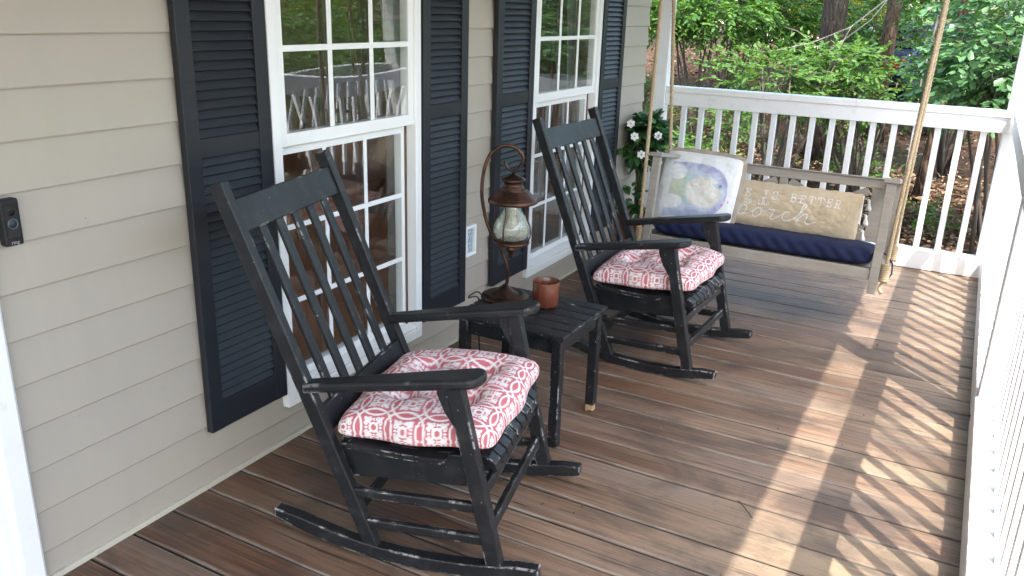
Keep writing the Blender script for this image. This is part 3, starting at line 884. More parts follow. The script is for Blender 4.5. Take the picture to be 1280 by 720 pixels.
def soft_cushion(name, L, Wd, H, n=180, tuft=None, colors=None, mat=None, parent=None, shape=.42, bot=.55, seed=1, corner=3.6, edge_wob=.0):
    """stuffed cushion: two skins meeting at a seam. x along L, y along Wd, z up"""
    s = np.linspace(-1, 1, n)
    S, Tt = np.meshgrid(s, s, indexing='ij')
    if tuft:
        th = lambda a: PI / 2 * (1 - (1 - np.abs(a)) ** 1.7)
        es = np.sign(S) * np.sin(th(S)) ** .82; et = np.sign(Tt) * np.sin(th(Tt)) ** .82
        prof = np.cos(np.minimum(th(S), PI / 2 - 1e-6)) ** .62 * np.cos(np.minimum(th(Tt), PI / 2 - 1e-6)) ** .62
    else:
        ease = lambda a: np.sin(a * PI / 2) * .35 + a * .65
        es, et = ease(S), ease(Tt)
        prof = (np.clip(1 - np.abs(es) ** 2.4, 0, 1) ** shape) * (np.clip(1 - np.abs(et) ** 2.4, 0, 1) ** shape)
    # rounded corners by squeezing the square
    k = (1 - .032 * np.abs(et) ** corner * np.abs(es) ** corner * 1.6)
    if tuft: k = k * (1 + .028 * np.cos(et * 2.1 * PI) * np.abs(es) ** 5 + .028 * np.cos(es * 2.1 * PI) * np.abs(et) ** 5) * (1 - .05 * (np.abs(es * et)) ** 4)
    Xp = es * L / 2 * k; Yp = et * Wd / 2 * k
    wr = (fbm(S * 4 + 9, Tt * 4 + 3, seed) - .5) * .16 + (fbm(S * 11, Tt * 11, seed + 4) - .5) * .05
    if tuft: wr = wr * 1.5
    Zt = H * prof * (1 + wr)
    if tuft:
        for (a, b) in tuft:
            dd = np.hypot((Xp - a), (Yp - b)); Zt -= H * .62 * np.exp(-(dd / .052) ** 1.4) * prof
            # soft folds radiating between the buttons
        for (a, b, c_, d_) in [(p[0], p[1], q[0], q[1]) for i, p in enumerate(tuft) for q in tuft[i + 1:] if abs(p[0] - q[0]) < .02 or abs(p[1] - q[1]) < .02]:
            vx, vy = c_ - a, d_ - b; l2 = vx * vx + vy * vy
            t_ = np.clip(((Xp - a) * vx + (Yp - b) * vy) / l2, 0, 1)
            dd = np.hypot(Xp - a - vx * t_, Yp - b - vy * t_); Zt -= H * .20 * np.exp(-(dd / .034) ** 2) * prof
    Zb = -H * bot * prof * (1 - wr * .5)
    V = np.concatenate([np.stack([Xp, Yp, Zt], -1).reshape(-1, 3), np.stack([Xp, Yp, Zb], -1).reshape(-1, 3)])
    i = np.arange(n * n).reshape(n, n)
    Ft = np.stack([i[:-1, :-1], i[1:, :-1], i[1:, 1:], i[:-1, 1:]], -1).reshape(-1, 4)
    border = np.zeros((n, n), bool); border[0] = border[-1] = True; border[:, 0] = border[:, -1] = True
    mp = np.arange(n * n) + n * n; mp[border.ravel()] = np.arange(n * n)[border.ravel()]
    Fb = mp[Ft][:, ::-1]
    def arc(half):   # cloth length along the plain profile, so the print wraps the sides unstretched
        e1 = np.sign(s) * np.sin(th(s)) ** .82 * half; z1 = H * .85 * np.cos(np.minimum(th(s), PI / 2 - 1e-6)) ** .62
        a = np.insert(np.cumsum(np.hypot(np.diff(e1), np.diff(z1))), 0, 0); return a - a[-1] / 2
    if tuft: cx, cy = np.meshgrid(arc(L / 2), arc(Wd / 2), indexing='ij')
    else: cx, cy = S * L / 2 * 1.12, Tt * Wd / 2 * 1.12
    ct = colors(cx, cy, True).reshape(-1, 3) if colors else None
    cb = colors(cx, cy, False).reshape(-1, 3) if colors else None
    uv = np.concatenate([np.stack([cx, cy], -1).reshape(-1, 2)] * 2)
    return np_mesh(name, V, np.concatenate([Ft, Fb]), mat, parent, True, None, np.concatenate([ct, cb]) if colors else None, uv), (Xp, Yp, Zt)


TUFT = [(-.09, -.10), (-.09, .10), (.10, -.10), (.10, .10)]


def build_seat_cushion(label):
    o, _ = soft_cushion('seat_cushion', .475, .555, .090, 320, TUFT, lambda x, y, f: damask(x + .02, y), RED, None, .27, .42, 3)
    return tag(o, label, 'cushion', 'red and white printed seat cushions')


def place_cushion(o, chair, u, z, tilt, yaw=0.0):
    a = chair.rotation_euler.z
    o.location = (chair.location.x + u * math.cos(a), chair.location.y + u * math.sin(a), z)
    o.rotation_euler = (0, tilt, a + yaw)


cu1 = build_seat_cushion('red and white printed cushion on the nearer rocking chair')
place_cushion(cu1, chair1, -.278, .394, -.075, .0)
cu2 = cu1.copy(); COL.objects.link(cu2); cu2['label'] = 'red and white printed cushion on the farther rocking chair'
place_cushion(cu2, chair2, -.285, .394, -.075, .03)

# ---------------------------------------------------------------- side table
TX0, TX1, TY0, TY1, TZ = .432, .885, 2.455, 2.857, .442
tb = empty('side_table', ((TX0 + TX1) / 2, (TY0 + TY1) / 2, 0), 0, 'small black slatted side table between the rocking chairs', 'table')
hx, hy = (TX1 - TX0) / 2, (TY1 - TY0) / 2
for k in range(6):
    p = 2 * hy / 6
    MB().box(-hx, hx, -hy + k * p + .003, -hy + (k + 1) * p - .003, TZ - .020, TZ).build('top_slat', BLACKT, tb, .004)
MB().box(hx - .045, hx - .026, -hy + .05, hy - .05, TZ - .078, TZ - .021).box(-hx + .026, -hx + .045, -hy + .05, hy - .05, TZ - .078, TZ - .021)\
    .box(-hx + .05, hx - .05, -hy + .026, -hy + .045, TZ - .078, TZ - .021).box(-hx + .05, hx - .05, hy - .045, hy - .026, TZ - .078, TZ - .021).build('apron', BLACKT, tb, .002)
for sx in (-1, 1):
    for sy in (-1, 1):
        x = sx * (hx - .034); y = sy * (hy - .034)
        lb = .03 if (sx, sy) == (1, 1) else 0
        l = MB().box(x - .0185, x + .0185, y - .0185, y + .0185, lb + .001, TZ - .0205).build('leg', BLACKT, tb, .003)
        if lb:
            l['label'] = 'leg with a bare chewed foot'
            m = MB().box(x - .0165, x + .0155, y - .0165, y + .016, .006, lb + .002).box(x - .0165, x - .004, y - .0165, y + .004, .001, .008).box(x + .002, x + .015, y - .003, y + .016, .001, .008)
            m.build('bare_foot', RAWWOOD, l, .004)
# dry leaf bits beside the mug
V = []; Fq = []; R_ = []
for i in range(26):
    cx, cy = .655 + random.gauss(0, .028), 2.80 + random.gauss(0, .016); s = random.uniform(.004, .011); a = random.random() * 6; b = len(V)
    c, d = math.cos(a) * s, math.sin(a) * s
    V += [(cx - c, cy - d, TZ + .001), (cx + d * .5, cy - c * .5, TZ + .004), (cx + c, cy + d, TZ + .002 + s * .8), (cx - d * .5, cy + c * .5, TZ + .003)]
    Fq.append((b, b + 1, b + 2, b + 3)); R_ += [random.random() * .5] * 4
tag(np_mesh('dry_leaf_bits', np.array(V), np.array(Fq), LITTER, rnd=np.array(R_)), 'pinch of dry leaf bits on the table beside the mug', 'debris', kind='stuff')

# mug
mg = empty('mug', (.680, 2.722, TZ), 0, 'rust brown glazed cup on the side table', 'mug')
MB().lathe([(0, .001), (.040, .001), (.047, .004), (.050, .012), (.051, .05), (.0515, .098), (.0505, .101), (.0485, .098), (.0475, .05), (.046, .016), (.038, .010), (0, .009)], seg=48).build('bowl', MUG, mg, smooth=True)

# lantern lamp
LC = Vector((.5078, 2.7122, TZ)); lv = Vector((LC.x - 1.9936, LC.y, 0)).normalized(); lr = Vector((lv.y, -lv.x, 0))
lamp = empty('lantern_lamp', LC, math.atan2(lr.y, lr.x), 'bronze lantern lamp with crackled glass globe hanging from a hooked stem', 'lamp')
MB().lathe([(0, .0), (.090, .0), (.094, .004), (.094, .010), (.088, .016), (.074, .021), (.066, .023), (.060, .021), (.052, .023), (.040, .030), (.028, .036), (.022, .045), (.014, .050), (.0085, .056), (0, .058)], seg=56).build('base', BRONZE, lamp, smooth=True)
b_ = TZ
hook = [(.004, .052), (.008, .075), (.009, .10), (.004, .135), (-.011, .176), (-.028, .212), (-.041, .236), (-.066, .275), (-.083, .325), (-.095, .387), (-.098, .425), (-.096, .463), (-.091, .500), (-.083, .530), (-.071, .556), (-.057, .572), (-.038, .587), (-.019, .594), (0, .595), (.019, .589), (.036, .578), (.048, .564), (.053, .549), (.050, .534), (.044, .519), (.035, .507), (.024, .501), (.012, .503), (.001, .509), (-.009, .520), (-.015, .536)]
def cr(pts, k=4):
    o = []
    P = [Vector((p[0], 0, p[1])) for p in pts]
    for i in range(len(P) - 1):
        p0, p1, p2, p3 = P[max(i - 1, 0)], P[i], P[i + 1], P[min(i + 2, len(P) - 1)]
        for j in range(k):
            t = j / k
            o.append(.5 * ((2 * p1) + (-p0 + p2) * t + (2 * p0 - 5 * p1 + 4 * p2 - p3) * t * t + (-p0 + 3 * p1 - 3 * p2 + p3) * t ** 3))
    o.append(P[-1]); return o
hp = cr(hook); MB().tube(hp, [.0068 if i < len(hp) - 25 else .0068 - .002 * (i - len(hp) + 25) / 25 for i in range(len(hp))], 12).build('stem_hook', BRONZE, lamp, smooth=True)
AX = (.0195, 0, 0)
MB().lathe([(0, .500), (.004, .497), (.006, .492), (.009, .488), (.030, .479), (.045, .472), (.047, .467), (.043, .463), (.034, .461), (.034, .446), (.042, .441), (.044, .434), (.040, .432), (.058, .428), (.062, .424), (.066, .420), (.082, .404), (.0905, .397), (.0935, .393), (.094, .384), (.090, .382), (.0, .392)], AX, 56).build('lantern_roof', BRONZE, lamp, smooth=True)
MB().lathe([(0, .222), (.060, .222), (.068, .224), (.070, .228), (.068, .233), (.055, .234), (.048, .238), (0, .238)], AX, 48).build('tray', BRONZE, lamp, smooth=True)
MB().lathe([(0, .162), (.006, .164), (.010, .172), (.008, .180), (.012, .186), (.020, .196), (.022, .204), (.014, .210), (.026, .214), (.030, .222)], AX, 32).build('finial', BRONZE, lamp, smooth=True)
MB().lathe([(.030, .392), (.029, .375), (.033, .355), (.045, .335), (.060, .315), (.069, .295), (.0715, .278), (.069, .262), (.060, .248), (.046, .240), (.044, .242), (.057, .250), (.066, .264), (.0685, .278), (.066, .294), (.057, .314), (.042, .334), (.030, .355), (.026, .375), (.027, .392)], AX, 56).build('glass_globe', CRACKLE, lamp, smooth=True)
MB().lathe([(0, .388), (.014, .388), (.014, .352), (.016, .350), (.016, .335), (.012, .333), (.018, .312), (.019, .298), (.014, .285), (0, .280)], AX, 24).build('bulb', BULB, lamp, smooth=True)
for k in range(4):
    a = PI / 4 + k * PI / 2 + .35
    pts = [(.072, .392), (.062, .372), (.058, .350), (.062, .325), (.073, .300), (.0775, .278), (.075, .256), (.066, .234)]
    pr = [(AX[0] + r * math.cos(a), r * math.sin(a), z) for r, z in [(p.x, p.z) for p in cr(pts, 3)]]
    MB().tube(pr, .0029, 8).build('cage_wire', BRONZE, lamp, smooth=True)
# its power cord: off the back of the base, over the table's edge, coiled on the deck
inv = Matrix.Rotation(-math.atan2(lr.y, lr.x), 4, 'Z') @ Matrix.Translation(-LC)
cp = [LC + lr * -.088 + Vector((0, 0, .008)), LC + lr * -.110 + Vector((0, 0, .022)), LC + lr * -.118 + Vector((-.01, -.03, .004)), Vector((.424, 2.66, TZ - .01)), Vector((.420, 2.67, .25)), Vector((.44, 2.68, .06)), Vector((.48, 2.66, .012))]
for k in range(46):
    a = k * .62; rr = .075 + .018 * math.sin(k * 1.7); cp.append(Vector((.545 + rr * math.cos(a) * 1.1, 2.62 + rr * math.sin(a), .012 + .035 * abs(math.sin(k * .9)) + .0006 * k)))
ppts = []
for i in range(len(cp) - 1):
    p0, p1, p2, p3 = cp[max(i - 1, 0)], cp[i], cp[i + 1], cp[min(i + 2, len(cp) - 1)]
    for j in range(5):
        t = j / 5; ppts.append(.5 * ((2 * p1) + (-p0 + p2) * t + (2 * p0 - 5 * p1 + 4 * p2 - p3) * t * t + (-p0 + 3 * p1 - 3 * p2 + p3) * t ** 3))
MB().tube([inv @ p for p in ppts], .0033, 7).build('cord', CORDM, lamp, smooth=True)

# ---------------------------------------------------------------- porch swing
SX, SY, SZ, TILT = 1.121, 4.232, .400, -9.0
sw = empty('porch_swing', (SX, SY, SZ), 0, 'grey washed wooden bench swing with crossed braces in its back, hung on ropes', 'swing')
sw.rotation_euler = (math.radians(TILT), 0, 0)
HWs = .605; DP = .50
for s in (-1, 1):
    x = s * (HWs - .024)
    MB().box(x - .021, x + .021, -.004, .036, -.142, .392).build('post', GREYWOOD, sw, .003)
    MB().box(x - .019, x + .019, DP - .005, DP + .035, -.08, .388).build('post', GREYWOOD, sw, .003)
    MB().box(x - .034, x + .034, -.018, DP + .045, .3925, .414).build('arm', GREYWOOD, sw, .004)
    MB().box(x - .012, x + .012, .037, DP - .006, -.070, -.012).build('seat_rail', GREYWOOD, sw, .003)
MB().box(-HWs + .048, HWs - .048, .004, .026, -.078, -.0225).build('front_apron', GREYWOOD, sw, .003)
MB().box(-HWs + .03, HWs - .03, DP - .014, DP + .014, .350, .398).build('back_rail', GREYWOOD, sw, .003)
MB().box(-HWs + .015, HWs - .015, DP - .024, DP + .024, .3985, .407).build('back_cap', GREYWOOD, sw, .003)
MB().box(-HWs + .05, HWs - .05, DP - .012, DP + .012, .066, .105).build('lower_back_rail', GREYWOOD, sw, .003)
for (a, b) in ((-.545, -.462), (-.020, .020), (.462, .545)):
    MB().box(a, b, DP - .0105, DP + .0105, .1055, .3495).build('stile', GREYWOOD, sw, .002)
for (x0, x1) in ((-.461, -.021), (.021, .461)):
    MB().beam((x0 + .015, DP - .0005, .118), (x1 - .015, DP - .0005, .337), .013, .040).build('brace', GREYWOOD, sw, .002)
    MB().beam((x0 + .015, DP + .002, .337), (x1 - .015, DP + .002, .118), .012, .040).build('brace', GREYWOOD, sw, .002)
for k in range(6):
    MB().box(-HWs + .05, HWs - .05, .030 + k * .076, .030 + k * .076 + .062, -.036, -.023).build('seat_slat', GREYWOOD, sw, .003)


def rope_mesh(p0, p1, r=.0105, slack=0.0):
    p0, p1 = Vector(p0), Vector(p1); L = (p1 - p0).length; n = int(L / .009); d = (p1 - p0).normalized()
    a = Vector((1, 0, 0)); a = (a - d * a.dot(d)).normalized(); b = d.cross(a); m = MB()
    for k in range(3):
        pts = []
        for i in range(n + 1):
            t = i / n; ph = 2 * PI * (t * L / .042 + k / 3)
            pts.append(p0 + (p1 - p0) * t + a * slack * math.sin(PI * t) + (a * math.cos(ph) + b * math.sin(ph)) * r * .52)
        m.tube(pts, r * .56, 7)
    return m


swm = Matrix.Translation((SX, SY, SZ)) @ Matrix.Rotation(math.radians(TILT), 4, 'X'); swi = swm.inverted()
for s in (-1, 1):
    hookp = Vector((SX + s * (.605 + .075), 4.47, 2.435)) if s < 0 else Vector((SX + .605 + .085, 4.45, 2.435))
    fx = Vector((SX + s * .622, 4.235, .315)); bxp = swm @ Vector((s * .617, DP + .005, -.02))
    for q, nm in ((fx, 'front'), (bxp, 'back')):
        rp = rope_mesh(swi @ q, swi @ hookp).build('rope', ROPE, sw, smooth=True)
        qq = swi @ q; dv = (swi @ hookp - qq).normalized()
        m = MB()
        pts = []
        for i in range(100):
            a = i * .5; pts.append(qq + dv * (.006 + .00085 * i) + Vector((math.cos(a), math.sin(a), 0)) * .0165)
        m.tube(pts, .0075, 7); m.tube([qq + Vector((.0, 0, 0)), qq + Vector((-.012 * s, .004, -.030)), qq + Vector((.004, -.006, -.048))], [.009, .008, .011], 8)
        m.build('knot', ROPE, rp, smooth=True)
    m = MB(); m.tube([Vector((hookp.x, hookp.y + .016 * math.cos(a), hookp.z + .012 + .018 * math.sin(a))) for a in np.linspace(0, 2 * PI, 20)], .004, 8)
    o = m.build('ceiling_ring', PLASTIC_D, None, smooth=True)
    o.data.transform(swi); o.parent = sw

# navy seat cushion
nv = empty('bench_cushion', (SX, SY, SZ), 0, 'long navy blue bench cushion on the porch swing', 'cushion'); nv.rotation_euler = (math.radians(TILT), 0, 0)
cl, cw, chh = 1.10, .47, .049
n1, n2 = 150, 46; V = []
ang = np.linspace(0, 2 * PI, n2, endpoint=False)
for i in range(n1):
    s = -1 + 2 * i / (n1 - 1); e = (1 - abs(s) ** 9) ** .35 if abs(s) < 1 else 0
    for a in ang:
        ca, sa = math.cos(a), math.sin(a)
        yy = np.sign(ca) * abs(ca) ** .38 * cw / 2 * (.975 + .025 * e); zz = np.sign(sa) * abs(sa) ** .55 * chh * (.35 + .65 * e)
        zz *= 1 + .05 * math.sin(s * 16 + yy * 9) * (sa > 0) * .6 + .012 * math.sin(s * 75 + 2 * math.sin(s * 9))
        yy += .004 * math.sin(s * 48 + zz * 90) * abs(ca)
        V.append((s * cl / 2 * (1 - .004 * abs(ca)), .245 + yy, -.0215 + chh + zz))
i_ = np.arange(n1 * n2).reshape(n1, n2)
F = np.stack([i_[:-1], np.roll(i_, -1, 1)[:-1], np.roll(i_, -1, 1)[1:], i_[1:]], -1).reshape(-1, 4)
np_mesh('pad', np.array(V), F, NAVY, nv)
MB().tube([(.552, .36, .04), (.60, .375, .02), (.632, .372, -.02), (.637, .36, -.07), (.622, .34, -.10)], .0045, 6).build('tie', NAVY, nv, smooth=True)
MB().box(.553, .590, .20, .215, -.012, .06).build('tie', NAVY, nv, .003)


# pillows
def fish_paint(x, y, front):
    base = np.ones(x.shape + (3,)) * np.array([.78, .78, .77])
    if not front: return base
    u = x / .255 - .02; v = y / .245
    u = u + .035 * (fbm(u * 3, v * 3, 21) - .5); v = v + .035 * (fbm(u * 3 + 5, v * 3, 22) - .5)
    c = base.copy()
    def lay(mask, col, op=1.0):
        nonlocal c
        m = (np.clip(mask, 0, 1) * op)[..., None]; c = c * (1 - m) + np.array(col) * m
    bl = fbm(u * 4, v * 4, 31); bl2 = fbm(u * 11, v * 11, 32); bl3 = fbm(u * 5 + 7, v * 5, 33)
    r = np.clip((u + .05) / .78, 0, 1)
    yt = np.where(u > -.05, .62 * np.sqrt(np.clip(1 - r ** 2.3, 0, 1)), .62 + .05 * (u + .05))
    yb = np.where(u > -.05, -.62 * np.sqrt(np.clip(1 - r ** 2.3, 0, 1)), -.62 + .16 * (u + .05))
    left = -.74 + .10 * np.abs(v)
    body = sstep(-.02, .03, yt - v) * sstep(-.02, .03, v - yb) * sstep(left, left + .10, u)
    fin_u = 1 - sstep(.88, 1.04, np.hypot((u + .47 + .25 * (v - .35)) / .24, (v - .36) / .20))
    fin_l = 1 - sstep(.90, 1.04, np.hypot((u + .50 - .30 * (v + .30)) / .30, (v + .32) / .17))
    gap = 1 - sstep(.9, 1.05, np.hypot((u + .80) / .24, (v - .02) / .55))
    body = body * (1 - np.clip(fin_u + fin_l + gap, 0, 1))
    lay(body, (.46, .54, .68), .85)
    edge = 1 - sstep(.02, .26, np.minimum(yt - v, v - yb))
    lay(body * edge, (.36, .36, .58), .75)
    lay(body * edge * sstep(.42, .58, bl), (.25, .21, .48), .75)
    lay(body * edge * (v < 0) * sstep(.40, .62, bl3), (.33, .45, .60), .7)
    tail = body * (1 - sstep(-.28, -.06, u)) * (1 - sstep(.22, .40, np.abs(v)))
    lay(tail, (.55, .56, .24), .65); lay(tail * sstep(.42, .60, bl), (.42, .50, .24), .4)
    lay(body * np.exp(-((u + .14) / .13) ** 2) * (1 - sstep(.2, .45, np.abs(v))), (.34, .58, .56), .5)
    core = 1 - sstep(.86, 1.06, np.hypot((u - .20) / .40, (v + .02) / .34))
    lay(core, (.76, .73, .64), .95); lay(core * sstep(.50, .60, bl2), (.70, .56, .44), .55); lay(core * sstep(.55, .68, bl), (.62, .68, .58), .4)
    lay(1 - sstep(.7, 1.1, np.hypot((u - .52) / .13, (v - .16) / .075)), (.36, .46, .60), .85)
    lay(1 - sstep(.6, 1.1, np.hypot((u - .53) / .050, (v - .16) / .040)), (.10, .14, .26), .85)
    for (a, b) in ((.66, -.22), (.80, -.14)): lay(1 - sstep(.6, 1.2, np.hypot((u - a) / .026, (v - b) / .026)), (.60, .06, .22), .95)
    lay(1 - sstep(.5, 1.1, np.hypot((u - .05) / .7, (v + .78) / .09)), (.56, .64, .68), .30)
    c = c * .80 + base * .20
    return c


def stroke_mask(x, y, lines, w):
    m = np.zeros_like(x)
    for ln, ww in lines:
        for (a, b), (c_, d_) in zip(ln[:-1], ln[1:]):
            vx, vy = c_ - a, d_ - b; l2 = vx * vx + vy * vy + 1e-12
            t = np.clip(((x - a) * vx + (y - b) * vy) / l2, 0, 1)
            m = np.maximum(m, 1 - sstep(w * ww * .75, w * ww * 1.3, np.hypot(x - a - vx * t, y - b - vy * t)))
    return m


def smooth_line(pts, k=6):
    P = [np.array(p, float) for p in pts]; o = []
    for i in range(len(P) - 1):
        p0, p1, p2, p3 = P[max(i - 1, 0)], P[i], P[i + 1], P[min(i + 2, len(P) - 1)]
        for j in range(k):
            t = j / k; o.append(tuple(.5 * (2 * p1 + (-p0 + p2) * t + (2 * p0 - 5 * p1 + 4 * p2 - p3) * t * t + (-p0 + 3 * p1 - 3 * p2 + p3) * t ** 3)))
    o.append(tuple(P[-1])); return o


SER = .09
GL = {  # typewriter capitals and lower case as strokes in a 0..1 box
    'L': [[(.15, 1), (.45, 1)], [(.3, 1), (.3, 0)], [(.12, 0), (.9, 0), (.9, .25)]],
    'I': [[(.15, 1), (.85, 1)], [(.5, 1), (.5, 0)], [(.15, 0), (.85, 0)]],
    'F': [[(.1, 0), (.5, 0)], [(.28, 0), (.28, 1)], [(.1, 1), (.9, 1), (.9, .76)], [(.28, .52), (.65, .52), (.65, .64), (.65, .40)]],
    'E': [[(.1, 0), (.9, 0), (.9, .25)], [(.26, 0), (.26, 1)], [(.1, 1), (.87, 1), (.87, .76)], [(.26, .52), (.64, .52), (.64, .64), (.64, .40)]],
    'S': [smooth_line([(.82, .72), (.80, .92), (.5, 1.02), (.2, .9), (.2, .66), (.5, .53), (.8, .40), (.84, .16), (.5, -.02), (.2, .07), (.16, .3)]), [(.82, .95), (.82, .70)], [(.16, .3), (.16, .03)]],
    'B': [[(.08, 0), (.6, 0)], [(.08, 1), (.55, 1)], [(.25, 0), (.25, 1)], smooth_line([(.55, 1), (.8, .9), (.8, .64), (.55, .53), (.25, .53)]), smooth_line([(.55, .53), (.86, .42), (.88, .12), (.6, 0)])],
    'T': [[(.06, .74), (.06, 1), (.94, 1), (.94, .74)], [(.5, 1), (.5, 0)], [(.28, 0), (.72, 0)]],
    'R': [[(.05, 0), (.42, 0)], [(.05, 1), (.55, 1)], [(.22, 0), (.22, 1)], smooth_line([(.55, 1), (.82, .9), (.82, .62), (.55, .5), (.22, .5)]), [(.55, .5), (.8, 0), (1, 0)]],
    'o': [smooth_line([(.5, .66), (.2, .54), (.16, .3), (.25, .06), (.5, -.02), (.78, .08), (.85, .33), (.78, .56), (.5, .66)])],
    'n': [[(.05, .62), (.24, .62), (.24, 0)], [(.05, 0), (.42, 0)], smooth_line([(.24, .45), (.42, .63), (.66, .62), (.76, .46), (.76, 0)]), [(.6, 0), (.95, 0)]],
    't': [[(.38, .9), (.38, .15)], smooth_line([(.38, .15), (.5, 0), (.7, .0), (.85, .1)]), [(.12, .62), (.8, .62)]],
    'h': [[(.05, 1), (.24, 1), (.24, 0)], [(.05, 0), (.42, 0)], smooth_line([(.24, .45), (.42, .63), (.66, .62), (.76, .46), (.76, 0)]), [(.6, 0), (.95, 0)]],
    'e': [smooth_line([(.15, .35), (.85, .35), (.80, .56), (.5, .66), (.2, .54), (.14, .3), (.25, .06), (.52, -.02), (.85, .12)])],
}


def typed(txt, x0, y0, pitch, w, h):
    o = []
    for i, ch in enumerate(txt):
        if ch == ' ': continue
        for ln in GL[ch]: o.append(([(x0 + i * pitch + p[0] * w, y0 + p[1] * h) for p in ln], 1.0))
    return o


def burlap_paint(x, y, front):
    n = fbm(x * 60, y * 14, 41) * .5 + fbm(x * 14, y * 60, 42) * .5
    f = (.82 + .36 * n)[..., None]
    c = np.array([.60, .485, .335]) * f
    if not front: return c
    L1 = typed('LIFE IS BETTER', -.292, .028, .0435, .029, .040)
    L2 = typed('on the', -.158, -.005, .0215, .016, .027)
    def cur(pts): return smooth_line(pts, 7)
    sc, ox, oy = .047, -.198, -.070
    def q(pts): return [(ox + a * sc * 1.0, oy + b * sc) for a, b in pts]
    L3 = [(q(cur([(-.15, .3), (.25, .75), (.62, 1.12), (.50, .55), (.25, -.35), (.05, -1.0)])), 1.5),
          (q(cur([(.5, .55), (.85, 1.02), (1.2, 1.0), (1.25, .6), (1.0, .15), (.6, .08), (.42, .3)])), 1.4),
          (q(cur([(.95, .10), (1.5, .3), (1.95, .6), (2.35, .95)])), .7),
          (q(cur([(2.75, .92), (2.4, .98), (2.05, .62), (2.0, .2), (2.3, .0), (2.7, .25), (2.85, .65), (2.75, .92)])), 1.5),
          (q(cur([(2.75, .92), (3.1, .78), (3.45, .85), (3.65, 1.12), (3.62, .92)])), .8),
          (q(cur([(3.62, 1.05), (3.85, .95), (4.1, 1.0), (4.0, .6), (3.85, .1), (4.1, .0), (4.5, .25)])), 1.4),
          (q(cur([(4.5, .25), (4.95, .65), (5.3, .98), (5.6, .98), (5.62, .75)])), .8),
          (q(cur([(5.5, 1.0), (5.15, .85), (5.0, .4), (5.2, .02), (5.65, .05), (6.1, .3)])), 1.5),
          (q(cur([(6.1, .3), (6.7, 1.0), (7.15, 1.75), (7.12, 2.05), (6.9, 1.85), (6.75, 1.2), (6.45, .0)])), 1.3),
          (q(cur([(6.5, .15), (6.9, .8), (7.3, 1.0), (7.45, .75), (7.3, .2), (7.5, .0), (7.9, .12), (8.4, .35)])), 1.4)]
    m = stroke_mask(x, y, L1, .0023); m = np.maximum(m, stroke_mask(x, y, L2, .0016)); m = np.maximum(m, stroke_mask(x, y, L3, .0019))
    m = m * np.clip(.62 + .7 * fbm(x * 220, y * 220, 44), 0, 1)
    return c * (1 - m[..., None]) + np.array([.76, .74, .70]) * m[..., None]


def stand_pillow(o, base, lean, yaw, H, roll=0.0):
    """cushion built flat (x right, y up, z out) stood on its lower edge, leaning back"""
    m = Matrix.Translation(base) @ Matrix.Rotation(yaw, 4, 'Z') @ Matrix.Rotation(PI / 2 - lean, 4, 'X') @ Matrix.Rotation(roll, 4, 'Z') @ Matrix.Translation((0, H / 2, 0))
    o.matrix_world = m


fp = empty('fish_pillow', (0, 0, 0), 0, 'square white pillow painted with a pastel fish, standing at the left of the swing', 'pillow')
o, (Xp, Yp, Zp) = soft_cushion('cover', .452, .435, .075, 230, None, fish_paint, FISH, fp, .36, .8, 12, 5)
edge = []
n = Xp.shape[0]
for i in range(0, n - 1, 3): edge.append((Xp[i, 0], Yp[i, 0]))
for i in range(0, n - 1, 3): edge.append((Xp[-1, i], Yp[-1, i]))
for i in range(n - 1, 0, -3): edge.append((Xp[i, -1], Yp[i, -1]))
for i in range(n - 1, 0, -3): edge.append((Xp[0, i], Yp[0, i]))
# flat taupe flange running round the seam, a little wavy
vs = []; fs = []; ne = len(edge)
for k, (a, b) in enumerate(edge):
    r = math.hypot(a, b); wv = .004 * math.sin(k * .5) + .004 * math.sin(k * .19 + 1)
    for (sc_, dz) in ((.985, .004), (1.0 + .024 / r, wv + .003), (1.0 + .025 / r, wv), (1.0 + .024 / r, wv - .003), (.985, -.004)):
        vs.append((a * sc_, b * sc_, dz))
for k in range(ne):
    for j in range(4):
        k2 = (k + 1) % ne
        fs.append((k * 5 + j, k2 * 5 + j, k2 * 5 + j + 1, k * 5 + j + 1))
m = MB(); m.add(vs, fs); m.build('flange', PIPING, fp, smooth=True)
stand_pillow(fp, (.690, 4.50, .362), math.radians(21), math.radians(-3), .435, math.radians(-1.0))

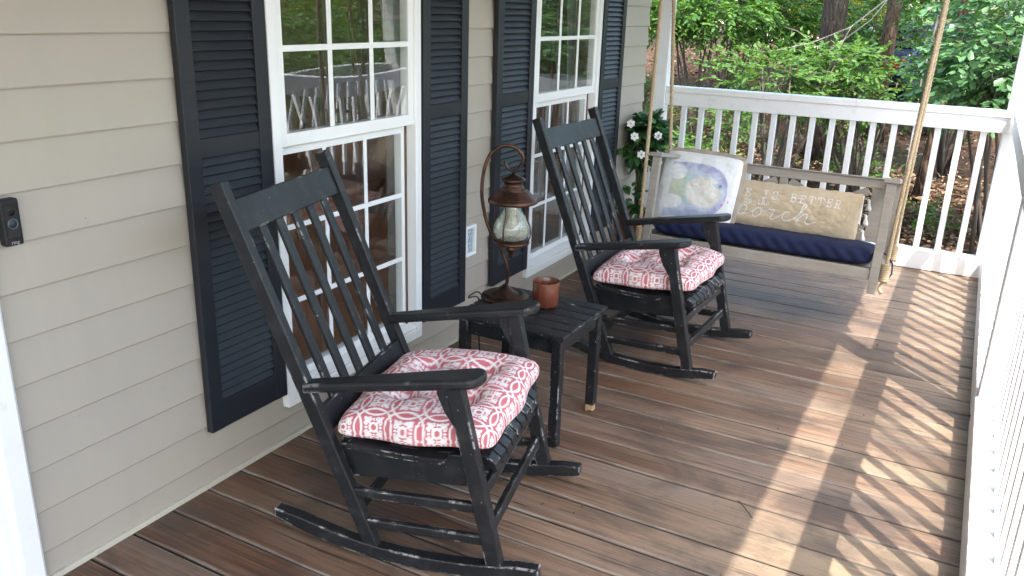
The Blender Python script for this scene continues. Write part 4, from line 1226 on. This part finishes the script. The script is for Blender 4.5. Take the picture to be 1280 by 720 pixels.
bp_ = empty('burlap_pillow', (0, 0, 0), 0, 'long burlap pillow with white lettering and tassels, right of the fish pillow', 'pillow')
nl = 620; nw = 280
def lumbar(L, Wd, H):
    s = np.linspace(-1, 1, nl); t = np.linspace(-1, 1, nw); S, T = np.meshgrid(s, t, indexing='ij')
    es = np.sin(S * PI / 2) * .25 + S * .75; et = np.sin(T * PI / 2) * .35 + T * .65
    wob = 1 + .018 * np.sin(S * 34) * np.abs(et) ** 6
    k = 1 - .03 * np.abs(es) ** 4 * np.abs(et) ** 4
    Xp = es * L / 2 * k * (1 - .018 * np.abs(np.cos(et * PI / 2)) ** 2); Yp = et * Wd / 2 * wob * (1 - .06 * np.cos(es * PI / 2) * 0)
    prof = np.clip(1 - np.abs(es) ** 3.2, 0, 1) ** .45 * np.clip(1 - np.abs(et) ** 2.3, 0, 1) ** .42
    wr = (fbm(S * 7 + 2, T * 3, 51) - .5) * .22 + (fbm(S * 18, T * 9, 52) - .5) * .06
    Z = H * prof * (1 + wr)
    V = np.concatenate([np.stack([Xp, Yp, Z], -1).reshape(-1, 3), np.stack([Xp, Yp, -.8 * Z], -1).reshape(-1, 3)])
    i = np.arange(nl * nw).reshape(nl, nw)
    Ft = np.stack([i[:-1, :-1], i[1:, :-1], i[1:, 1:], i[:-1, 1:]], -1).reshape(-1, 4)
    bd = np.zeros((nl, nw), bool); bd[0] = bd[-1] = True; bd[:, 0] = bd[:, -1] = True
    mp = np.arange(nl * nw) + nl * nw; mp[bd.ravel()] = np.arange(nl * nw)[bd.ravel()]
    cx, cy = S * L / 2, T * Wd / 2 * 1.06
    col = np.concatenate([burlap_paint(cx, cy, True).reshape(-1, 3), burlap_paint(cx, cy, False).reshape(-1, 3)])
    uv = np.concatenate([np.stack([cx * 2, cy * 2], -1).reshape(-1, 2)] * 2)
    return np_mesh('cover', V, np.concatenate([Ft, mp[Ft][:, ::-1]]), BURLAP, bp_, True, None, col, uv)
lumbar(.85, .268, .070)
for sx in (-1, 1):
    for ty in (-.125, -.05, .033, .115):
        x0 = sx * .428; m = MB()
        p0 = Vector((x0, ty, 0)); p1 = Vector((x0 + sx * .016, ty - .006, .004))
        m.tube([p0, p1], .0022, 6)
        m.tube([p1 + Vector((0, .004, 0)), p1 + Vector((sx * .002, -.004, 0)), p1 + Vector((sx * .004, -.012, 0)), p1 + Vector((sx * .005, -.016, 0)), p1 + Vector((sx * .009, -.045, .003)), p1 + Vector((sx * .010, -.058, .004))], [.003, .0085, .009, .006, .0135, .0145], 12)
        m.build('tassel', TASSEL, bp_, smooth=True)
stand_pillow(bp_, (1.134, 4.60, .398), math.radians(24), math.radians(0), .268, math.radians(-.3))


# ---------------------------------------------------------------- foliage
def leaves_np(pos, dirs, ups, size, shape='oval', w=.42, fold=.18, droop=.0):
    """pos (N,3) stalk points, dirs leaf axis, ups approx normals; 6 vertices and 2 quads per leaf"""
    N = len(pos)
    d = dirs / np.linalg.norm(dirs, axis=1, keepdims=True)
    s = np.cross(d, ups); s /= np.linalg.norm(s, axis=1, keepdims=True) + 1e-9
    u = np.cross(s, d)
    pr = {'oval': [(0, 0), (.30, .95), (.68, .80), (1, 0)], 'obovate': [(0, 0), (.40, .60), (.78, 1.0), (1, 0)], 'lance': [(0, 0), (.3, .6), (.62, .5), (1, 0)]}[shape]
    sz = np.asarray(size).reshape(-1, 1); ww = w / 2
    def pt(a, b): return pos + d * (sz * a) + s * (sz * b * ww) + u * (sz * (abs(b) * fold * ww - droop * a * a))
    V = np.stack([pt(0, 0), pt(pr[1][0], -pr[1][1]), pt(pr[2][0], -pr[2][1]), pt(1, 0), pt(pr[2][0], pr[2][1]), pt(pr[1][0], pr[1][1])], 1).reshape(-1, 3)
    b = np.arange(N)[:, None] * 6
    F = np.concatenate([b + np.array([0, 1, 2, 3]), b + np.array([0, 3, 4, 5])], 0)
    return V, F


def unit(v): return v / (np.linalg.norm(v, axis=-1, keepdims=True) + 1e-9)


def sprays(centers, outdirs, n_leaf, tw_len, size, shape, rng, w=.42, flat=.75, droop=.12):
    """leafy twigs: leaves alternate along each twig; returns leaves and the twig polylines"""
    T = len(centers); P = []; Dd = []; U = []; S = []; R = []; tw = []
    od = unit(outdirs + rng.normal(0, .35, (T, 3)))
    od[:, 2] *= (1 - flat * .5); od = unit(od)
    side = unit(np.cross(od, np.array([0, 0, 1.0])) + 1e-6)
    base = rng.random(T)
    for j in range(n_leaf):
        t = (j + .6) / n_leaf
        p = centers + od * (tw_len * t)[:, None] + np.array([0, 0, -1.0]) * (tw_len * .18 * t * t)[:, None]
        sg = 1 if j % 2 else -1
        ld = unit(od * .75 + side * sg * (.85 if j < n_leaf - 1 else .1) + rng.normal(0, .22, (T, 3)))
        ld[:, 2] -= .15
        up = unit(np.array([0, 0, 1.0]) + rng.normal(0, .38, (T, 3)))
        P.append(p); Dd.append(ld); U.append(up); S.append(size * rng.uniform(.65, 1.15, T) * (1.05 - .3 * t)); R.append(np.clip(base * .55 + rng.random(T) * .45, 0, 1))
    V, F = leaves_np(np.concatenate(P), np.concatenate(Dd), np.concatenate(U), np.concatenate(S), shape, w, .25, droop)
    return V, F, np.repeat(np.concatenate(R), 6), od


def crown_points(n, c, rad, rng, lumps=9, hollow=.45):
    """uneven crown: points in several overlapping lumps"""
    c = np.array(c); rad = np.array(rad)
    lc = unit(rng.normal(0, 1, (lumps, 3))) * rng.uniform(.25, .78, (lumps, 1)); lr = rng.uniform(.28, .52, lumps)
    k = rng.integers(0, lumps, n)
    q = unit(rng.normal(0, 1, (n, 3))) * (rng.uniform(hollow, 1, (n, 1)) ** .6)
    p = lc[k] + q * lr[k][:, None]
    return c + p * rad, unit(q * .7 + p * .6), c + lc * rad


def plant(name, label, cat, group, x, y, h, rad, cz, ntw, nl, twl, size, shape, mat, bark=STEMB, w=.42, seed=0, lumps=9, base_r=.02, droop=.12, nst=None, zbase=None, part='foliage'):
    rng = np.random.default_rng(seed)
    z0 = terr1(x, y) if zbase is None else zbase
    e = empty(name, (x, y, z0 - .03), 0, label, cat, group)
    pts, od, lcs = crown_points(ntw, (0, 0, cz), rad, rng, lumps)
    keep = pts[:, 2] > .02
    pts, od = pts[keep], od[keep]
    V, F, R, _ = sprays(pts, od, nl, np.full(len(pts), twl) * rng.uniform(.6, 1.2, len(pts)), size, shape, rng, w, droop=droop)
    np_mesh(part, V, F, mat, e, False, R)
    m = MB()
    for k, lc in enumerate(lcs):
        b = Vector((rng.normal(0, .05), rng.normal(0, .05), 0)); tip = Vector(lc)
        mid = b.lerp(tip, .5) + Vector((rng.normal(0, .06), rng.normal(0, .06), .08))
        m.tube([b, b.lerp(mid, .6), mid, mid.lerp(tip, .55), tip], [base_r, base_r * .8, base_r * .65, base_r * .5, base_r * .25], 6)
        for q in range(4):
            j = rng.integers(0, len(pts)); tp = Vector(pts[j])
            if (tp - tip).length < max(rad) * .7: m.tube([mid.lerp(tip, .6), (mid.lerp(tip, .7) + tp) / 2 + Vector((0, 0, .03)), tp], [base_r * .4, base_r * .28, base_r * .15], 5)
    m.build('stem', bark, e, smooth=True)
    return e


def tree(name, label, x, y, r, h, lean, bark, crown_c, crown_r, nleaf, mat, seed, lsize=.16, branches=()):
    rng = np.random.default_rng(seed); z0 = terr1(x, y)
    e = empty(name, (x, y, z0 - .05), 0, label, 'tree', 'trees behind the porch')
    m = MB(); pts = []; rr = []
    for i in range(15):
        t = i / 14; pts.append(Vector((lean[0] * t * h + .04 * math.sin(t * 9 + seed), lean[1] * t * h + .04 * math.cos(t * 7 + seed), t * h)))
        rr.append(r * (1 - .55 * t) * (1 + .55 * math.exp(-t * h / .35)))
    m.tube(pts, rr, 20)
    top = pts[-1]
    cc = Vector(crown_c)
    P_, od, lcs = crown_points(nleaf // 7, crown_c, crown_r, rng, 12, .2)
    for lc in lcs:
        t0 = pts[rng.integers(9, 15)]; tip = Vector(lc); mid = t0.lerp(tip, .5) + Vector((0, 0, .3))
        m.tube([t0, t0.lerp(mid, .6), mid, tip], [r * .35, r * .28, r * .2, r * .06], 8)
    m.build('trunk', bark, e, smooth=True)
    V, F, R, _ = sprays(P_, od, 7, np.full(len(P_), .5) * rng.uniform(.6, 1.3, len(P_)), lsize, 'obovate', rng, .5)
    np_mesh('crown', V, F, mat, e, False, R)
    return e


def kx(px): return -.345 + (px - 820) * .00083   # slope of the sight line used while laying out the planting


# trees whose trunks show
tree('oak_tree', 'thick dark trunked tree behind the porch swing', .36, 11.3, .165, 8.5, (-.030, .0), BARK_D, (1.6, -1.2, 8.0), (3.4, 3.0, 2.4), 3850, LF_MID, 3)
tree('pine_tree', 'slender brown trunked tree right of the thick dark trunk', .78, 13.2, .105, 9.5, (-.012, .0), BARK_B, (1.0, -1.0, 8.5), (2.6, 2.6, 2.0), 5000, LF_MID, 4)
tree('sapling_tree', 'thin grey trunk standing close to the right end of the far railing', 1.62, 10.4, .055, 6.5, (.01, .0), BARK_B, (1.2, 0, 6.0), (2.2, 2.2, 1.8), 4000, LF_MID, 5)
tree('oak_tree', 'dark trunk half hidden by leaves at the left behind the house corner', -4.9, 17.0, .16, 8.5, (.01, 0), BARK_D, (1.5, -1, 8), (3.5, 3.5, 2.2), 3300, LF_MID, 6)
tree('oak_tree', 'dark trunk deep in the woods between the two cars', -2.1, 21.0, .17, 9, (.0, 0), BARK_D, (1.0, -1, 8.5), (3.5, 3.5, 2.5), 3300, LF_DARK, 8)
tree('oak_tree', 'tall tree beyond the right railing', 7.4, 8.6, .20, 8.5, (.0, .02), BARK_D, (0, 0, 8), (3.2, 3.0, 2.6), 3300, LF_MID, 9)
tree('oak_tree', 'tall tree farther off beyond the right railing', 6.8, 15.5, .22, 9.5, (.0, .0), BARK_D, (0, 0, 8.5), (3.6, 3.6, 2.6), 6000, LF_DARK, 10)
tree('oak_tree', 'tall tree far right of the driveway', 13.5, 17.0, .22, 9.5, (.0, .0), BARK_D, (0, 0, 7.5), (4.2, 4.2, 3.4), 7000, LF_DARK, 11)

tp = empty('sun_filter_pine', (13.0, -8.2, -.75), 0, 'added unseen tall pine that filters the sun, beyond the right side of the porch', 'tree', 'trees behind the porch')  # unseen pine added between sun and porch, its crown thins the sunlight
rng = np.random.default_rng(15)
MB().tube([(0, 0, 0), (-.1, .05, 8), (-.3, .3, 17), (-.6, .7, 27)], [.34, .27, .18, .05], 16).build('trunk', BARK_B, tp, smooth=True)
npn = 62000
q = rng.uniform(-1, 1, (npn, 3)); q = q[(q ** 2).sum(1) < 1]
V, F = leaves_np(q * np.array([5.6, 6.2, 3.0]) + np.array([-.9, .6, 24.2]), rng.normal(0, 1, (len(q), 3)), rng.normal(0, 1, (len(q), 3)), rng.uniform(.075, .115, len(q)), 'lance', .62)
np_mesh('crown', V, F, LF_DARK, tp, False, np.repeat(rng.random(len(q)), 6))
SH = 'shrubs behind the porch'
# light sprays in the middle, above the rail
plant('leafy_shrub', 'light green leafy shrub above the middle of the far railing, left of the thick trunk', 'shrub', SH, .22, 9.0, 1.6, (.95, .7, .46), 1.36, 300, 9, .30, .085, 'oval', LF_LIGHT, seed=21, w=.50)
plant('leafy_shrub', 'mid green shrub under the thick trunk, right of the light green one', 'shrub', SH, .95, 9.7, 1.6, (.75, .6, .42), 1.26, 180, 9, .28, .080, 'oval', LF_MID, seed=22, w=.50)
# right-hand broad leaf bush, close
plant('broadleaf_bush', 'bushy blue green broadleaf at the far right corner, right of the swing rope', 'shrub', SH, 2.25, 8.6, 2.6, (1.02, .7, .85), 1.95, 560, 9, .26, .115, 'obovate', LF_OAK, seed=23, w=.55, lumps=12)
plant('broadleaf_bush', 'dark green broadleaf behind the right swing rope', 'shrub', SH, 1.75, 11.8, 2.4, (.80, .8, 1.0), 1.55, 300, 8, .3, .105, 'obovate', LF_MID, seed=24, w=.52, lumps=11)
# left mass
plant('leafy_shrub', 'dark green shrub at the left end of the far railing, topmost leaves by the ropes', 'shrub', SH, -3.35, 13.6, 2.0, (1.5, .9, .62), 1.45, 620, 9, .34, .115, 'oval', LF_MID, seed=25, w=.5)
plant('leafy_shrub', 'wide mid green shrub in the middle distance left of the light green one', 'shrub', SH, -1.75, 14.2, 2.4, (1.7, .9, .85), 1.50, 680, 9, .34, .115, 'oval', LF_MID, seed=26, w=.5)
plant('leafy_shrub', 'yellow green shrub at the top of the picture between the far trunks', 'shrub', SH, -.6, 17.0, 2.6, (1.9, 1.0, .9), 1.75, 620, 9, .4, .13, 'oval', LF_YEL, seed=27, w=.5)
plant('leafy_shrub', 'tall mid green shrub filling the top of the view left of the thick trunk', 'shrub', SH, -1.05, 10.4, 2.2, (1.05, .7, .40), 1.80, 420, 9, .30, .088, 'oval', LF_MID, seed=40, w=.50)
plant('leafy_shrub', 'yellow green sunlit shrub at the top of the view, just right of the ropes', 'shrub', SH, -2.6, 11.8, 2.2, (.9, .7, .42), 1.75, 300, 9, .30, .088, 'oval', LF_YEL, seed=41, w=.50)
plant('leafy_shrub', 'dark shrub behind the thick trunk', 'shrub', SH, .1, 15.2, 2.2, (1.3, .9, .9), 1.2, 420, 8, .35, .11, 'oval', LF_DARK, seed=28, w=.5)
plant('leafy_shrub', 'low fern like shrub just above the far railing at the left', 'shrub', SH, -2.1, 11.0, 1.0, (.75, .6, .34), .55, 170, 9, .26, .075, 'oval', LF_MID, seed=29, w=.45)
plant('leafy_shrub', 'low green shrub seen through the balusters behind the fish pillow', 'shrub', SH, -.75, 8.6, .9, (.85, .6, .36), .45, 240, 9, .22, .065, 'oval', LF_MID, seed=30, w=.48)
plant('leafy_shrub', 'pale green sprig hanging behind the balusters above the fish pillow', 'shrub', SH, .05, 7.6, .9, (.30, .25, .26), 1.10, 40, 8, .20, .065, 'oval', LF_LIGHT, seed=31, w=.5, base_r=.008, lumps=4)
plant('leafy_shrub', 'low green shrub seen through the balusters between the two trunks', 'shrub', SH, .95, 10.6, .9, (.45, .4, .22), .28, 60, 8, .22, .065, 'oval', LF_MID, seed=32, w=.48)
plant('leafy_shrub', 'small green seedlings seen through the balusters at the right', 'shrub', SH, 1.7, 9.4, .6, (.45, .4, .16), .16, 50, 7, .18, .06, 'oval', LF_MID, seed=33, w=.48, lumps=5, base_r=.006)
plant('leafy_shrub', 'dark shrub in front of the dark blue car', 'shrub', SH, 1.4, 14.6, 1.6, (1.2, .7, .55), .75, 190, 8, .3, .10, 'oval', LF_DARK, seed=34, w=.5)
plant('leafy_shrub', 'dark green bush beyond the right railing, nearest the house', 'shrub', SH, 5.2, 7.6, 2.4, (1.4, 1.2, 1.2), 1.3, 420, 8, .34, .12, 'obovate', LF_DARK, seed=35, w=.5)
plant('leafy_shrub', 'mid green bush beyond the right railing, under the tall trees', 'shrub', SH, 7.0, 11.2, 3, (2.2, 1.6, 1.5), 1.6, 520, 8, .42, .15, 'obovate', LF_MID, seed=36, w=.5)
plant('leafy_shrub', 'olive green bush farther off beyond the right railing', 'shrub', SH, 10.2, 12.6, 3, (2.4, 2.0, 1.8), 1.8, 520, 8, .45, .16, 'obovate', LF_YEL, seed=37, w=.5)
plant('leafy_shrub', 'dark bush far right near the driveway', 'shrub', SH, 4.6, 16.6, 3, (2.0, 1.2, 1.5), 1.5, 480, 8, .42, .14, 'obovate', LF_DARK, seed=38, w=.5)
plant('leafy_shrub', 'tall leafy shrub with low boughs right behind the slender trunk', 'shrub', SH, .55, 18.5, 3, (1.4, .8, .8), 2.2, 330, 8, .4, .13, 'obovate', LF_MID, seed=39, w=.5)

# bare grey branches before the thick trunk
brn = empty('bare_branch', (.05, 10.2, terr1(.05, 10.2)), 0, 'bare grey dead branch reaching across in front of the thick trunk', 'branch')
m = MB(); z0 = terr1(.05, 10.2)
def bpth(pts, r0): m.tube([Vector((a - .05, b - 10.2, c - z0)) for a, b, c in pts], list(np.linspace(r0 * .55, r0 * .22, len(pts))), 6)
bpth([(1.3, 10.6, 2.2), (.95, 10.4, 1.75), (.62, 10.2, 1.42), (.25, 10.1, 1.24), (-.12, 10.0, 1.14), (-.30, 9.95, 1.12)], .020)
bpth([(.95, 10.4, 1.75), (.80, 10.3, 1.50), (.45, 10.2, 1.18), (.18, 10.1, 1.02)], .014)
bpth([(.62, 10.2, 1.42), (.55, 10.1, 1.20), (.50, 10.1, .98)], .010)
bpth([(1.3, 10.6, 2.2), (1.45, 10.5, 1.6), (1.40, 10.4, .9), (1.42, 10.4, z0)], .024)
bpth([(.25, 10.1, 1.24), (.10, 10.0, 1.36), (-.05, 10.0, 1.40)], .008)
m.build('limb', TWIG, brn, smooth=True)

# far woods: one leafy mass nobody could count
rng = np.random.default_rng(77)
Nw = 9000
wx = rng.uniform(-26, 20, Nw); wy = rng.uniform(31.5, 44, Nw)
lump = fbm(wx * .35, wy * .35, 61)
wz = terr(wx, wy) + rng.uniform(0, 1, Nw) ** .8 * (2.0 + 9 * lump)
V, F, R, _ = sprays(np.stack([wx, wy, wz], -1), rng.normal(0, 1, (Nw, 3)), 7, np.full(Nw, .8), .34, 'obovate', rng, .55)
tag(np_mesh('far_woods', V, F, LF_DARK, None, False, R), 'mass of dark green woodland beyond the driveway', 'woods', kind='stuff')
# sidelong woods, seen mirrored in the window glass
Nw = 5000
wx = rng.uniform(15.5, 26, Nw); wy = rng.uniform(-6, 31, Nw); lump = fbm(wx * .35, wy * .35, 62)
wz = terr(wx, wy) + rng.uniform(0, 1, Nw) ** .8 * (2.0 + 9 * lump)
V, F, R, _ = sprays(np.stack([wx, wy, wz], -1), rng.normal(0, 1, (Nw, 3)), 7, np.full(Nw, .8), .34, 'obovate', rng, .55)
tag(np_mesh('side_woods', V, F, LF_DARK, None, False, R), 'mass of dark green woodland to the right of the house', 'woods', kind='stuff')
# fallen leaves
Nl = 26000
lx = np.concatenate([rng.uniform(-3.5, 3.2, 16000), rng.uniform(-8, 6, 10000)]); ly = np.concatenate([rng.uniform(6.3, 11.5, 16000), rng.uniform(10, 20, 10000)])
lz = terr(lx, ly) + rng.uniform(.03, .085, Nl)
V, F = leaves_np(np.stack([lx, ly, lz], -1), rng.normal(0, 1, (Nl, 3)) * np.array([1, 1, .25]), unit(np.array([0, 0, 1.]) + rng.normal(0, .45, (Nl, 3))), rng.uniform(.045, .10, Nl), 'oval', .5, .35, .15)
tag(np_mesh('fallen_leaves', V, F, LITTER, None, False, np.repeat(rng.random(Nl), 6)), 'brown fallen leaves covering the ground under the trees', 'leaf litter', kind='stuff')
# low green ground cover at the left
Ng = 1300
px_ = rng.uniform(-3.6, 1.6, Ng); py_ = rng.uniform(6.6, 14, Ng)
k = (fbm(px_ * 1.2, py_ * 1.2, 71) > .52 + .10 * (px_ > .2)); px_, py_ = px_[k], py_[k]
V, F, R, _ = sprays(np.stack([px_, py_, terr(px_, py_) + .05], -1), np.tile([0, 0, 1.0], (len(px_), 1)), 7, np.full(len(px_), .20), .06, 'oval', rng, .5, flat=.3)
tag(np_mesh('ground_cover', V, F, LF_MID, None, False, R), 'patches of low green seedlings over the fallen leaves', 'ground cover', kind='stuff')


# ---------------------------------------------------------------- cars beyond the trees
def car(label, loc, rz, paint):
    c = empty('parked_car', loc, rz, label, 'car', 'cars parked beyond the trees')
    side = [(-2.2, .35), (-2.25, .62), (-2.18, .92), (-1.9, 1.0), (-1.45, 1.42), (.25, 1.46), (1.05, 1.0), (2.0, .86), (2.22, .62), (2.2, .34), (1.85, .26), (-1.85, .26)]
    m = MB(); m.prism(side, lambda p: (p[0], -.86 + .10 * max(0, p[1] - .95), p[1]), lambda p: (p[0], .86 - .10 * max(0, p[1] - .95), p[1])); m.build('body', paint, c, .07, seg=3)
    for s in (-1, 1):
        a, b = sorted((s * .835, s * .868)); m = MB()
        m.prism([(-1.62, 1.02), (-1.35, 1.36), (-.42, 1.39), (-.42, 1.02)], lambda p: (p[0], a, p[1]), lambda p: (p[0], b, p[1])); m.build('side_window', CARGLASS, c); m = MB()
        m.prism([(-.36, 1.02), (-.36, 1.39), (.2, 1.39), (.82, 1.02)], lambda p: (p[0], a, p[1]), lambda p: (p[0], b, p[1])); m.build('side_window', CARGLASS, c)
    m = MB(); m.prism([(-1.945, 1.03), (-1.530, 1.40), (-1.510, 1.38), (-1.925, 1.01)], lambda p: (p[0], -.70, p[1]), lambda p: (p[0], .70, p[1])); m.build('rear_window', CARGLASS, c)
    m = MB(); m.prism([(.34, 1.425), (1.02, 1.030), (1.0, 1.01), (.32, 1.405)], lambda p: (p[0], -.72, p[1]), lambda p: (p[0], .72, p[1])); m.build('windscreen', CARGLASS, c)
    for s in (-1, 1):
        a, b = sorted((s * .55, s * .80))
        MB().box(-2.27, -2.2, a, b, .66, .82).build('tail_light', LAMPR, c, .02)
        MB().box(2.12, 2.235, a, b, .62, .76).build('headlight', LAMPW, c, .02)
        for xx in (-1.35, 1.35):
            w = MB(); w.lathe([(.20, -.10), (.31, -.10), (.335, -.07), (.335, .07), (.31, .10), (.20, .10)], seg=28)
            o = w.build('wheel', RUBBER, c, smooth=True); o.location = (xx, s * .80, .335); o.rotation_euler = (PI / 2, 0, 0)
            r = MB().lathe([(0, .07), (.05, .085), (.17, .06), (.205, .085), (.205, -.085), (0, -.07)], seg=24).build('rim', RIMM, o, smooth=True)
    MB().box(-2.285, -2.262, -.26, .26, .52, .63).build('number_plate', LAMPW, c)
    return c


car('dark blue car parked behind the slender trunk, hidden by leaves', (1.05, 19.2, terr1(1.05, 19.2)), math.radians(62), CARBLUE)
car('pale blue car on the driveway at the upper left', (-6.6, 26.2, terr1(-6.6, 26.2) + .08), math.radians(-8), CARPALE)
pst = empty('utility_post', (.22, 15.6, terr1(.22, 15.6)), 0, 'grey round topped post between the two nearest trunks', 'post')
MB().lathe([(0, 0), (.06, 0), (.06, 1.35), (.05, 1.40), (0, 1.42)], seg=20).build('shaft', GREYPOST, pst, smooth=True)

# ---------------------------------------------------------------- gardenia in a pot by the house corner
GX, GY = .115, 5.22
gp = empty('potted_gardenia', (GX, GY, 0), 0, 'white flowering dark leaved gardenia by the house corner behind the swing', 'potted plant')
pot = MB().lathe([(0, .004), (.085, .004), (.095, .01), (.128, .21), (.138, .212), (.142, .25), (.132, .252), (.122, .225), (.0, .222)], seg=40).build('pot', TERRA, gp, smooth=True)
rng = np.random.default_rng(91)
pts, od, lcs = crown_points(95, (0, 0, .71), (.165, .16, .13), rng, 9, .3)
p2, od2, lcs2 = crown_points(10, (.0, -.04, .30), (.14, .12, .10), rng, 4, .3)
A = np.concatenate([pts, p2]); B = np.concatenate([od, od2])
V, F, R, _ = sprays(A, B, 7, np.full(len(A), .085), .088, 'oval', rng, .52, flat=.4, droop=.25)
np_mesh('foliage', V, F, LF_GARD, gp, False, R)
m = MB()
for lc in list(lcs) + list(lcs2): m.tube([(rng.normal(0, .02), rng.normal(0, .02), .22), (lc[0] * .4, lc[1] * .4, .22 + (lc[2] - .22) * .6), tuple(lc)], [.006, .005, .003], 6)
m.build('stem', STEM, gp, smooth=True)
m = MB().lathe([(0, .2235), (.118, .2235)], seg=20); m.build('soil', SOIL, gp)
for k, (fx, fy, fz) in enumerate([(-.16, -.11, .66), (.02, -.19, .77), (.07, -.18, .66), (-.03, -.14, .84), (.15, -.12, .78)]):
    fl = MB(); n_ = Vector((fx * 1.2 + .5, fy * 1.2 - .8, .35)).normalized(); t1 = n_.orthogonal().normalized(); t2 = n_.cross(t1); c0 = Vector((fx, fy, fz))
    for q in range(6):
        a = q * PI / 3 + k; dr = t1 * math.cos(a) + t2 * math.sin(a); sd = n_.cross(dr); L = .026
        vs = [c0, c0 + dr * L * .45 + sd * .011 + n_ * .006, c0 + dr * L * .9 + sd * .008 + n_ * .002, c0 + dr * L * 1.1, c0 + dr * L * .9 - sd * .008 + n_ * .002, c0 + dr * L * .45 - sd * .011 + n_ * .006]
        fl.add(vs, [(0, 1, 2, 3), (0, 3, 4, 5)])
    fo = fl.build('flower', PETAL, gp)
    MB().tube([c0, c0 + n_ * .009], [.005, .004], 8).build('flower_centre', YELLOWC, fo, smooth=True)

# ---------------------------------------------------------------- light, sky, camera
SUNV = Vector((.326, -.335, .77)).normalized()
sun = bpy.data.lights.new('sun', 'SUN'); sun.energy = 2.0; sun.angle = math.radians(.53); sun.color = (1.0, .955, .89)
so = bpy.data.objects.new('sun', sun); COL.objects.link(so); so.rotation_euler = SUNV.to_track_quat('Z', 'Y').to_euler(); so.location = (6, -6, 14)
w = bpy.data.worlds.new('World'); scene.world = w; w.use_nodes = True
nt = w.node_tree; nt.nodes.clear()
sk = nt.nodes.new('ShaderNodeTexSky'); sk.sky_type = 'NISHITA'; sk.sun_disc = False
sk.sun_elevation = math.asin(SUNV.z); sk.sun_rotation = math.atan2(SUNV.x, SUNV.y); sk.air_density = 1.3; sk.dust_density = 3.2; sk.ozone_density = 1.0
bg = nt.nodes.new('ShaderNodeBackground'); bg.inputs[1].default_value = .15
wo = nt.nodes.new('ShaderNodeOutputWorld'); nt.links.new(sk.outputs[0], bg.inputs[0]); nt.links.new(bg.outputs[0], wo.inputs[0])

cam = bpy.data.cameras.new('camera'); co = bpy.data.objects.new('camera', cam); COL.objects.link(co)
R3 = Matrix(((0.8757945837395362, -0.17934292972163893, 0.44812940168142484),
             (0.48168952301875967, 0.2651681152349072, -0.835261081385172),
             (0.03096854059287097, 0.9473763688321694, 0.3186204093775561)))
co.matrix_world = Matrix.Translation((1.9936228, 0, 1.5233951)) @ R3.to_4x4()
cam.sensor_width = 36; cam.lens = 1047.6272 / 1280 * 36; cam.clip_start = .05; cam.clip_end = 2000
scene.camera = co
vs_ = scene.view_settings; vs_.view_transform = 'Standard'; vs_.look = 'None'; vs_.exposure = 2.88; vs_.gamma = 1; vs_.use_curve_mapping = False
cy = scene.cycles; cy.max_bounces = 10; cy.diffuse_bounces = 5; cy.glossy_bounces = 5; cy.transmission_bounces = 8; cy.transparent_max_bounces = 24
cy.use_denoising = True; cy.caustics_reflective = False; cy.caustics_refractive = False; cy.sample_clamp_indirect = 8
